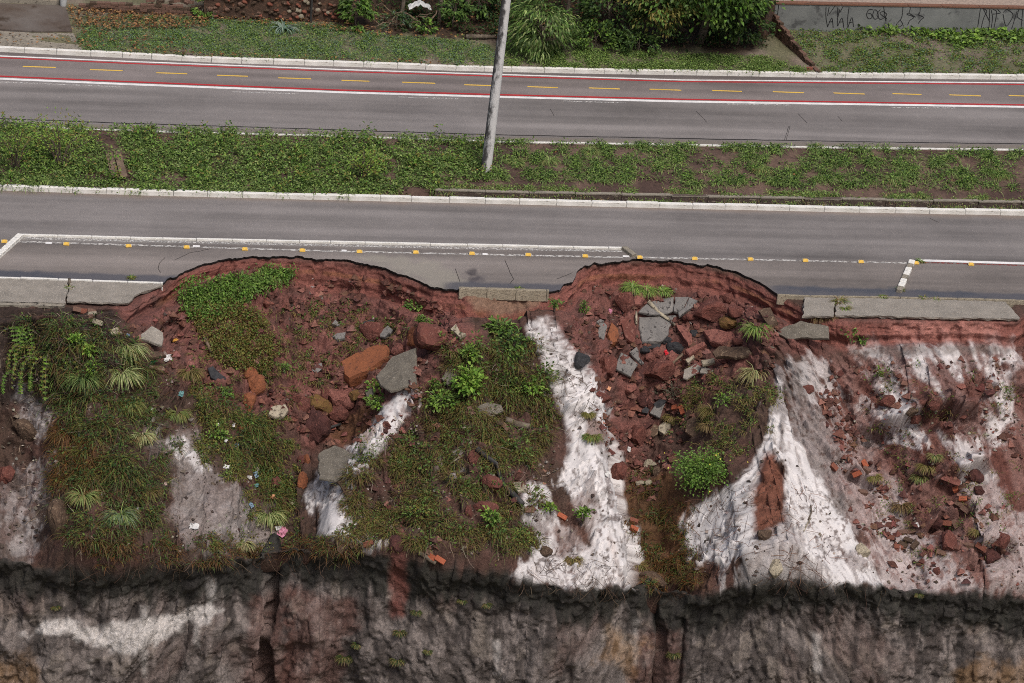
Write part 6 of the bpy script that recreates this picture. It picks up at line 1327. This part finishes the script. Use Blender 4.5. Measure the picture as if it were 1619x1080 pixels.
# drooping fern like fronds on the left flank
def fronds(px, py, n, ln, label, cols):
    p, nn = at(px, py); k = ln / ppm(p); e = tag(empty('hanging_fern', p), label, 'fern'); 
    for i in range(n):
        bm = bmesh.new(); L_ = []
        a = -math.pi / 2 + R.uniform(-1.3, 1.3); A = Vector((math.cos(a), math.sin(a), 0)); q = Vector((R.uniform(-.2, .2), -.05, .1)); P = [q.copy()]; l = k * R.uniform(.6, 1.1)
        for j in range(10):
            t = j / 9; d = (A * (1 - t) * .6 + Vector((0, 0, .5 - 1.6 * t))).normalized(); q = q + d * l / 10; P.append(q.copy())
        tube(bm, P, [.012 - .0008 * j for j in range(11)], 4)
        for j in range(2, 11):
            for s_ in (-1, 1, 0):
                t = (P[j] - P[j - 1]).normalized(); sd_ = t.cross(Vector((A.x, A.y, .4))).normalized()
                L_.append((P[j], sd_ * s_ + t * .5 + Vector((0, -.3, 0)), Vector((A.x, A.y, .6))))
        m_ = len(L_)
        V, F, cc = leaf_geo(np.array([l[0] for l in L_]), np.array([l[1] for l in L_]), np.array([l[2] for l in L_]), RNG.uniform(.07, .11, m_), RNG.uniform(.04, .06, m_), palette(m_, cols))
        fr = fin(bm, 'frond', M['bark'], e); tag(link('leaflets', npmesh('leaflets', V, F, M['leaf'], cc), fr), kind='stuff')
fronds(25, 525, 7, 75, 'drooping bright fern at the far left of the slope', BRIGHT[1:2] + GREENS)
fronds(48, 555, 7, 85, 'drooping fern right of the far left one', BRIGHT[1:2] + OLIVE)
fronds(75, 575, 8, 90, 'drooping yellowish fern left of the bright leafy plants', BRIGHT[:1] + OLIVE + GREENS)
fronds(38, 595, 5, 60, 'small drooping fern lowest at the left', BRIGHT[1:2] + GREENS)

# ------------------------------------------------------------------ behind the verge: walls, drive, trees
def vbox(bm, A, B, th, z0, z1, dz0=None):
    """upright wall piece from A to B (ground points), th thick, z0..z1 above them"""
    d = (B - A); nrm = Vector((-d.y, d.x, 0)).normalized() * th
    v = []
    for z in (z0, z1):
        for p in (A, B, B + nrm, A + nrm): v.append(bm.verts.new((p.x, p.y, p.z + z)))
    for f in ((3, 2, 1, 0), (4, 5, 6, 7), (0, 1, 5, 4), (1, 2, 6, 5), (2, 3, 7, 6), (3, 0, 4, 7)): bm.faces.new([v[i] for i in f])
VP = lambda a, b: Vector(VG(a, b))
M['wall_grey'] = mat_noise('grey_render', rgb(122, 124, 122, .95), rgb(100, 102, 101, .95), 1.3, .9, 14, .01, rgb(78, 79, 79), 2.2, .56)
M['wall_beige'] = mat_noise('beige_render', rgb(168, 158, 142, .9), rgb(146, 136, 120, .9), 1.2, .9, 20, .01)
M['drive'] = mat_noise('stained_drive', rgb(98, 92, 88), rgb(74, 62, 54), .9, .8, 25, .006, rgb(60, 50, 42), .8, .55)
M['rubble_wall'] = mat_noise('rubble_wall', rgb(84, 66, 54), rgb(62, 48, 42), 4, .95, 12, .04, rgb(108, 78, 62), 7)
M['paint_black'] = mat_noise('spray_paint', rgb(28, 28, 30), rgb(40, 40, 42), 5, .7, 10, 0)
# scrawled wall
A, B = VP(1221, 47), VP(2300, 66); HW = .92
gw = empty('boundary_wall', A); tag(gw, 'low grey rendered wall with black spray scrawls along its face', 'wall')
bm = bmesh.new(); vbox(bm, Vector((0, 0, 0)), B - A, .18, -.3, HW); fin(bm, 'wall_body', M['wall_grey'], gw)
d_ = (B - A); Lw = math.hypot(d_.x, d_.y); ux = Vector((d_.x, d_.y, d_.z)) / Lw; nf = Vector((d_.y, -d_.x, 0)).normalized()
x = 0; cme = box_mesh('coping_slab', mat_noise('coping_red', rgb(126, 84, 66), rgb(94, 74, 62), 4, .9, 20, .01), .04)
while x < Lw:
    s_ = R.uniform(1.0, 1.5) * (1 if x < 10 else 4); o = link('coping_slab', cme, gw); o.location = ux * (x + s_ / 2) + Vector((0, .09, HW + .02)); o.scale = (s_ - .01, .24, .05); o.rotation_euler = (0, R.uniform(-.006, .006), math.atan2(d_.y, d_.x)); x += s_
zg = (1219, 0, 4.0475)
def wallpt(px, py):                           # point on the wall face
    dd = Vector(ray(px, py)); t = (A - CV).dot(nf) / dd.dot(nf); return CV + dd * t + nf * .006
ST = [[(50, 30), (40, 105)], [(352, 45), (350, 110), (362, 172)], [(372, 45), (362, 100)], [(362, 172), (392, 100), (398, 178)], [(370, 140), (396, 138)], [(408, 40), (372, 90)], [(428, 45), (424, 168)], [(440, 60), (428, 110)], [(428, 165), (456, 100), (466, 178)], [(436, 140), (464, 140)], [(462, 40), (440, 80)],
      [(500, 45), (490, 110), (492, 178)], [(492, 178), (520, 95), (528, 172)], [(500, 145), (526, 140)], [(652, 62), (625, 58), (607, 95), (625, 125), (650, 112), (640, 85), (618, 88)], [(660, 65), (648, 100), (665, 128), (690, 110), (682, 70), (662, 60)], [(700, 60), (672, 95), (700, 130), (730, 110), (745, 90), (715, 70), (690, 85), (742, 120)], [(720, 40), (735, 135)],
      [(845, 40), (838, 120), (795, 160), (818, 176), (848, 155), (828, 130)], [(893, 45), (885, 85), (862, 90), (925, 110), (885, 130), (874, 160)], [(885, 85), (925, 110)], [(955, 48), (953, 85), (935, 92), (985, 112), (958, 125), (943, 150)], [(1340, 55), (1332, 110), (1322, 180)], [(1350, 50), (1388, 70), (1360, 110), (1345, 180)], [(1400, 55), (1395, 185)], [(1360, 60), (1400, 140)], [(1410, 65), (1420, 120), (1408, 180)], [(1420, 60), (1450, 70), (1425, 185)],
      [(1450, 60), (1475, 85), (1420, 90)], [(1485, 80), (1510, 55), (1560, 95), (1500, 185), (1485, 90)], [(1575, 70), (1540, 185)], [(1590, 50), (1570, 110), (1610, 130)], [(1612, 60), (1600, 180)]]
for st in ST:
    P = [wallpt(*q) for q in zoomed(zg, st)]; Q = []
    for a, b in zip(P, P[1:]): Q += [a.lerp(b, i / 4) for i in range(4)]
    Q.append(P[-1]); V = []
    for k_ in range(2):
        for i in range(1, len(Q) - 1): Q[i] = (Q[i - 1] + Q[i] * 2 + Q[i + 1]) / 4
    for i, q in enumerate(Q):
        t = (Q[min(i + 1, len(Q) - 1)] - Q[max(i - 1, 0)]).normalized(); s_ = t.cross(nf) * .013; V += [q + s_ - A, q - s_ - A]
    link('graffiti', npmesh('graffiti', V, [(2 * i, 2 * i + 1, 2 * i + 3, 2 * i + 2) for i in range(len(Q) - 1)], M['paint_black']), gw)
# lot behind that wall
V = []
for px in (1222, 2300):
    p = VP(px, 47 if px < 2000 else 66) + Vector((0, .25, HW - .12)); V += [p, p + Vector((0, 9, 1.2))]
V[0].x -= .0
tag(link('yard', npmesh('yard', [V[0], V[2], V[3], V[1]], [(0, 1, 2, 3)], M['ground'], [rgb(152, 136, 124, .9)] * 4)), kind='structure')
wp = empty('wire_fence', VP(1375, 46) + Vector((0, .6, HW))); tag(wp, 'thin wire posts standing in the bare lot behind the scrawled wall', 'fence')
for px in (1375, 1380, 1515, 1520):
    q = VP(px, 46) + Vector((0, .6, HW - .2)) - wp.location; bm = bmesh.new(); tube(bm, [q, q + Vector((0, 0, 1.1))], .012, 6); fin(bm, 'fence_post', M['bark'], wp)
# stepped brick wall running down the verge
A2, B2 = VP(1219, 50), VP(1296, 117); bw_ = empty('garden_wall', A2); tag(bw_, 'crumbling low brick wall running down the verge to the kerb', 'wall'); n_ = 26
d2 = (B2 - A2) / n_; ang = math.atan2(d2.y, d2.x); brs = [box_mesh('brick', M[k], .05) for k in ('brick_dull', 'brick_dull', 'brown_clod')]
for i in range(n_):
    hh = .62 * (1 - i / n_) ** 1.2 + .10; nb = max(1, int(hh / .085))
    for j in range(nb):
        o = link('brick', brs[R.randrange(3)], bw_); o.location = d2 * (i + .5 + (j % 2) * .5) + Vector((R.uniform(-.01, .01), R.uniform(-.01, .01), .0 + j * .085 + .03)); o.scale = (d2.length * .95, .14, .078); o.rotation_euler = (0, 0, ang + R.uniform(-.03, .03))
for px, py, l in ((1279, 111, 'stray brick at the lower end of the crumbling brick wall'),):
    o = link('brick', bme['brick']); o.location = VP(px, py) + Vector((0, 0, .05)); o.scale = (.22, .12, .1); o.rotation_euler = (0, 0, .4); tag(o, l, 'brick')
# dark upright end of that wall by the trees
bm = bmesh.new(); A3 = VP(1206, 64); vbox(bm, Vector((0, 0, 0)), VP(1221, 50) - A3, .2, -.2, 1.5); o = fin(bm, 'wall_end', M['rubble_wall'], None, False, A3); tag(o, 'dark upright wall end between the trees and the scrawled wall', 'wall')
# drive and house wall, upper left
def flat(name, px, z, m, kind='structure', lift=.03, parent=None):
    P = [VP(a, b) + Vector((0, 0, lift)) for a, b in px]; bm = bmesh.new(); t = [bm.verts.new(p) for p in P]; b = [bm.verts.new(p - Vector((0, 0, .25))) for p in P]; bm.faces.new(t)
    for i in range(len(t)): j = (i + 1) % len(t); bm.faces.new((t[j], t[i], b[i], b[j]))
    bmesh.ops.recalc_face_normals(bm, faces=list(bm.faces)); return tag(fin(bm, name, m), kind=kind)
flat('driveway', [(-400, -16), (0, 8), (104, 12), (114, 52), (60, 53), (0, 49), (-400, 22)], 0, M['drive'], lift=.07)
flat('apron', [(-400, 22), (0, 50), (60, 54), (116, 54), (130, 80), (0, 74), (-400, 44)], 0, M['concrete'], lift=.03)
A4, B4 = VP(-500, -22), VP(94, 10); hw = empty('house_wall', A4); tag(hw, 'beige rendered house wall at the head of the drive', 'wall'); bm = bmesh.new(); vbox(bm, Vector((0, 0, 0)), B4 - A4, .2, .18, 2.6); fin(bm, 'wall_body', M['wall_beige'], hw); bm = bmesh.new(); vbox(bm, Vector((0, -.02, 0)), B4 - A4 + Vector((0, -.02, 0)), .2, -.2, .18); fin(bm, 'plinth', M['concrete'], hw)
# white bucket used as a flower pot
pp_ = VP(100, 12) + Vector((0, 0, .06)); e = empty('bucket', pp_); tag(e, 'white bucket planter standing at the corner of the drive', 'bucket'); bm = bmesh.new()
bmesh.ops.create_cone(bm, cap_ends=True, segments=20, radius1=.095, radius2=.125, depth=.26, matrix=Matrix.Translation((0, 0, .13))); bm.faces.ensure_lookup_table()
tf = max(bm.faces, key=lambda f: f.calc_center_median().z); r_ = bmesh.ops.inset_region(bm, faces=[tf], thickness=.012); bmesh.ops.translate(bm, verts=tf.verts, vec=(0, 0, -.03)); fin(bm, 'pail', mat_noise('white_plastic', rgb(196, 198, 198, .9), rgb(170, 172, 172, .9), 5, .5, 20, 0), e)
V, F, cc = clump_leaves(np.array([[0, 0, .25]]), np.array([[0, 0, 1.0]]), 40, .12, .1, .2, GREENS); link('foliage', npmesh('foliage', V, F, M['leaf'], cc), e)
# low brick wall and rubble stone wall
A5, B5 = VP(124, 17), VP(318, 24); lw = empty('brick_wall', A5); tag(lw, 'low tumbledown brick wall behind drifts of brown leaves', 'wall'); n_ = 17; d5 = (B5 - A5) / n_; ang = math.atan2(d5.y, d5.x)
for i in range(n_):
    for j in range(4 if i % 7 else 3):
        o = link('brick', brs[R.randrange(3)], lw); o.location = d5 * (i + .5 + (j % 2) * .5) + Vector((0, R.uniform(-.02, .02), .03 + j * .085)); o.scale = (d5.length * .96, .16, .08); o.rotation_euler = (0, 0, ang + R.uniform(-.04, .04))
for i in range(9):
    o = link('rubble_brick', brs[R.randrange(3)], lw); o.location = d5 * R.uniform(9, 15.5) + Vector((0, R.uniform(0, .2), .36 + R.uniform(0, .06))); o.scale = (.26, .14, .1); o.rotation_euler = (R.uniform(-.3, .3), R.uniform(-.3, .3), R.uniform(0, 3))
A6, B6 = VP(322, 29), VP(552, 36); sw = empty('stone_wall', A6); tag(sw, 'old rubble stone wall with pale and red stones behind the verge', 'wall'); bm = bmesh.new(); vbox(bm, Vector((0, .04, 0)), B6 - A6 + Vector((0, .04, 0)), .3, -.2, 2.0); fin(bm, 'mortar', M['rubble_wall'], sw)
d6 = B6 - A6; ang = math.atan2(d6.y, d6.x); stm = [rock_mesh('stone', M[k], 900 + i, 2, 6, .1) for i, k in enumerate(('pale_stone', 'brick_dull', 'brown_clod', 'brick', 'brown_clod', 'pale_stone'))]
for i in range(170):
    f = R.random(); z = R.uniform(.02, 1.1); k = 0 if (.55 < f < .95 and R.random() < .35) else R.randrange(1, 5)
    o = link('stone', stm[k], sw); o.location = d6 * f + Vector((0, R.uniform(.0, .03), z)); s_ = R.uniform(.12, .26); o.scale = (s_, .13, s_ * R.uniform(.5, .9)); o.rotation_euler = (0, R.uniform(-.2, .2), ang)
po = VP(491, 34); bm = bmesh.new(); tube(bm, [Vector((0, 0, -.1)), Vector((0, 0, 2.4))], .04, 8); tag(fin(bm, 'fence_post', M['pipe_black'], None, False, po + Vector((0, -.08, 0))), 'thin black post standing before the rubble stone wall', 'post')
# spiky agave
p = VP(448, 47); n = 46; A = rdir(n); c = palette(n, [rgb(112, 134, 118, .9), rgb(92, 116, 100, .9), rgb(140, 156, 140, .9)], .15)
V, F, cc = blade_geo(np.zeros((n, 3)) + A * .05, A, RNG.uniform(.4, .7, n), np.full(n, .055), RNG.uniform(.35, .95, n), c)
tag(link('agave', npmesh('agave', V, F, M['blade'], cc), None, p), 'spiky blue green agave in front of the rubble stone wall', 'agave')

TG = [rgb(78, 102, 48), rgb(94, 120, 56), rgb(64, 88, 42)]
def tree(px, py, H_, crown_z, crown_r, n, size, cols, label, wr=.55, droop=.3, name='tree', trunk=.12, flat_=.8, limbs=7, lean=(0, 0), cut=None, cat='tree'):
    p = VP(px, py); e = empty(name, p); tag(e, label, cat); bm = bmesh.new(); tips = []
    top = Vector((lean[0], lean[1], crown_z)); tube(bm, [Vector((0, 0, -.2)), top * .5 + Vector((R.uniform(-.1, .1), R.uniform(-.1, .1), 0)), top], [trunk, trunk * .75, trunk * .45], 8)
    for i in range(limbs):
        a = R.uniform(0, 6.28); u = R.uniform(-.4, 1); r = crown_r * math.sqrt(max(0, 1 - u * u)) * R.uniform(.5, .95); q = top + Vector((math.cos(a) * r, math.sin(a) * r, u * crown_r * flat_))
        s_ = top * R.uniform(.6, 1); tube(bm, [s_, s_.lerp(q, .5) + Vector((0, 0, .1)), q], [trunk * .4, trunk * .25, .01], 5); tips.append(q)
    fin(bm, 'trunk', M['bark'], e)
    # leaf clumps on a lumpy crown
    m_ = max(18, n // 45); u = RNG.normal(0, 1, (m_, 3)); u /= np.linalg.norm(u, axis=1, keepdims=True); rr = RNG.uniform(.45, 1.05, (m_, 1)) ** .6
    cc_ = np.array(top) + u * rr * np.array([[1, 1, flat_]]) * crown_r
    if tips: cc_[:len(tips)] = np.array([tuple(t) for t in tips])[:m_]
    ci_ = RNG.integers(0, m_, n); c = cc_[ci_] + RNG.normal(0, 1, (n, 3)) * crown_r * np.array([[.16, .16, .10]])
    D = (c - np.array(top)) * np.array([[1, 1, .3]]); D /= np.linalg.norm(D, axis=1, keepdims=True) + 1e-6; D = D + RNG.normal(0, .4, (n, 3)) - np.array([[0, 0, droop]])
    tint = RNG.uniform(.7, 1.25, (m_, 1))[ci_]
    V, F, col = leaf_geo(c, D, np.array([[0, -.3, 1.0]]) + RNG.normal(0, .35, (n, 3)), size * RNG.uniform(.6, 1.3, n), size * wr * RNG.uniform(.7, 1.2, n), palette(n, cols, .18) * tint)
    link('crown', npmesh('crown', V, F, M['leaf'], col), e); return e
tree(855, 86, 1.7, .95, 1.05, 2600, .24, TG + PALEG[1:2], 'bushy willow leaved shrub behind the pole, drooping long leaves', .22, .9, 'large_shrub', .06, .95, 9, cat='shrub')
tree(1105, 66, 4, 2.6, 2.2, 6000, .2, TG + BRIGHT[1:2], 'large dark tree with a layered bright crown beside the scrawled wall', .5, .25, 'tree', .16, .62, 9, (.3, -.4))
tree(1035, 72, 3, 1.7, 1.3, 2600, .17, OLIVE + TG, 'olive leaved small tree left of the large dark tree', .45, .5, 'tree', .08, .8, 7)
tree(1165, 70, 2, 1.0, 1.0, 1500, .16, DARKG + TG, 'dark bush under the large tree next to the wall end', .55, .3, 'bush', .06, .7, 6, cat='bush')
tree(960, 62, 2, 1.1, 1.2, 1500, .17, DARKG + TG, 'dark thicket bush right of the willow leaved shrub', .55, .3, 'bush', .06, .8, 6, cat='bush')
tree(940, 76, 1, .4, .75, 700, .13, TG + BRIGHT[:1], 'low leafy bush right beside the willow leaved shrub', .6, .3, 'bush', .03, .6, 5, cat='bush')
tree(1010, 84, 1, .3, .7, 600, .13, DARKG + TG, 'low dark bush below the olive leaved tree', .6, .3, 'bush', .03, .6, 5, cat='bush')
tree(565, 44, 1.2, .55, .52, 620, .17, TG + BRIGHT[1:2], 'dense green bush at the right end of the rubble stone wall', .6, .4, 'bush', .03, .95, 6, cat='bush')
tree(322, 26, 1, .35, .34, 200, .15, BRIGHT[1:] + TG, 'leafy plant at the left end of the rubble stone wall', .6, .3, 'bush', .02, 1.1, 4, cat='bush')
tree(625, 48, .6, .25, .5, 260, .16, DARKG + BLUEG[:1], 'bladed green plant under the bare tangle of branches', .25, .2, 'bush', .02, .6, 4, cat='bush')
tree(672, 52, .6, .25, .3, 130, .15, BRIGHT + TG, 'bright little plant at the foot of the tangle', .6, .2, 'bush', .02, .7, 4, cat='bush')
tree(718, 44, 1, .5, .5, 320, .16, TG, 'green sapling in the thicket left of the pole', .55, .3, 'bush', .03, .9, 5, cat='bush')
tree(755, 30, 1, .8, .6, 420, .17, DARKG + TG, 'darker sapling in the thicket just left of the pole top', .55, .3, 'bush', .03, .9, 5, cat='bush')
for px, py, l, cz in ((693, 40, 'slim bare trunk in the thicket with its crown above the picture', 5.0), (735, 24, 'second slim trunk further back in the thicket', 5.4), (895, 30, 'pale trunk right of the willow leaved shrub', 5.2), (915, 26, 'thin trunk behind the dark thicket bush', 5.6), (985, 30, 'trunk behind the olive leaved tree', 5.2), (635, 20, 'leaning trunk behind the bare tangle of branches', 5.6)):
    tree(px, py, 6, cz, 2.0, 1500, .22, DARKG + TG, l, .5, .3, 'tree', .07, .6, 8, (R.uniform(-.3, .3), .3))
# bare tangle of branches, fallen log, white sheet
e = empty('fallen_branch', VP(640, 40)); tag(e, 'bare tangle of curved dry branches in front of the thicket', 'branches')
for i in range(12):
    a = R.uniform(0, 6.28); q = [Vector((R.uniform(-.9, .9), R.uniform(-.2, .3), R.uniform(0, .2)))]
    for j in range(7): a += R.uniform(-.7, .7); q.append(q[-1] + Vector((math.cos(a) * .24, math.sin(a) * .12, R.uniform(-.12, .22))))
    bm = bmesh.new(); tube(bm, q, [.03 - .003 * j for j in range(8)], 5); fin(bm, 'branch', M['wood'], e)
p = VP(765, 63); bm = bmesh.new(); tube(bm, [Vector((-.6, 0, .08)), Vector((-.1, .03, .1)), Vector((.55, .1, .09))], [.09, .08, .06], 8); tag(fin(bm, 'log', M['bark'], None, True, p), 'dark fallen log lying left of the pole at the thicket edge', 'log')
p = VP(663, 18); bm = bmesh.new(); bmesh.ops.create_grid(bm, x_segments=10, y_segments=5, size=.5)
for v in bm.verts: v.co = Vector((v.co.x * .75, v.co.y * .45, .75 - abs(v.co.x) * .35 + R.uniform(-.03, .03)))
o = fin(bm, 'sheet', mat_noise('white_cloth', rgb(212, 212, 210, .9), rgb(190, 190, 188, .9), 4, .8, 10, 0), None, False, p); tag(o, 'white sheet draped over the branches at the top of the thicket', 'sheet'); so_ = o.modifiers.new('thickness', 'SOLIDIFY'); so_.thickness = .01
UG = in_poly_points([(580, 10), (1000, 0), (1215, 0), (1215, 74), (1000, 82), (900, 66), (620, 52)], 1300, patchy(24, .4, .65, 801)); P9, N9 = hits(UG, ZV2)
stuff('undergrowth', 'dark undergrowth and brown leaf litter in the shade of the trees', 'undergrowth', [clump_leaves(P9, N9, 7, .2, .11, .35, DARKG + DRYD[:1])])
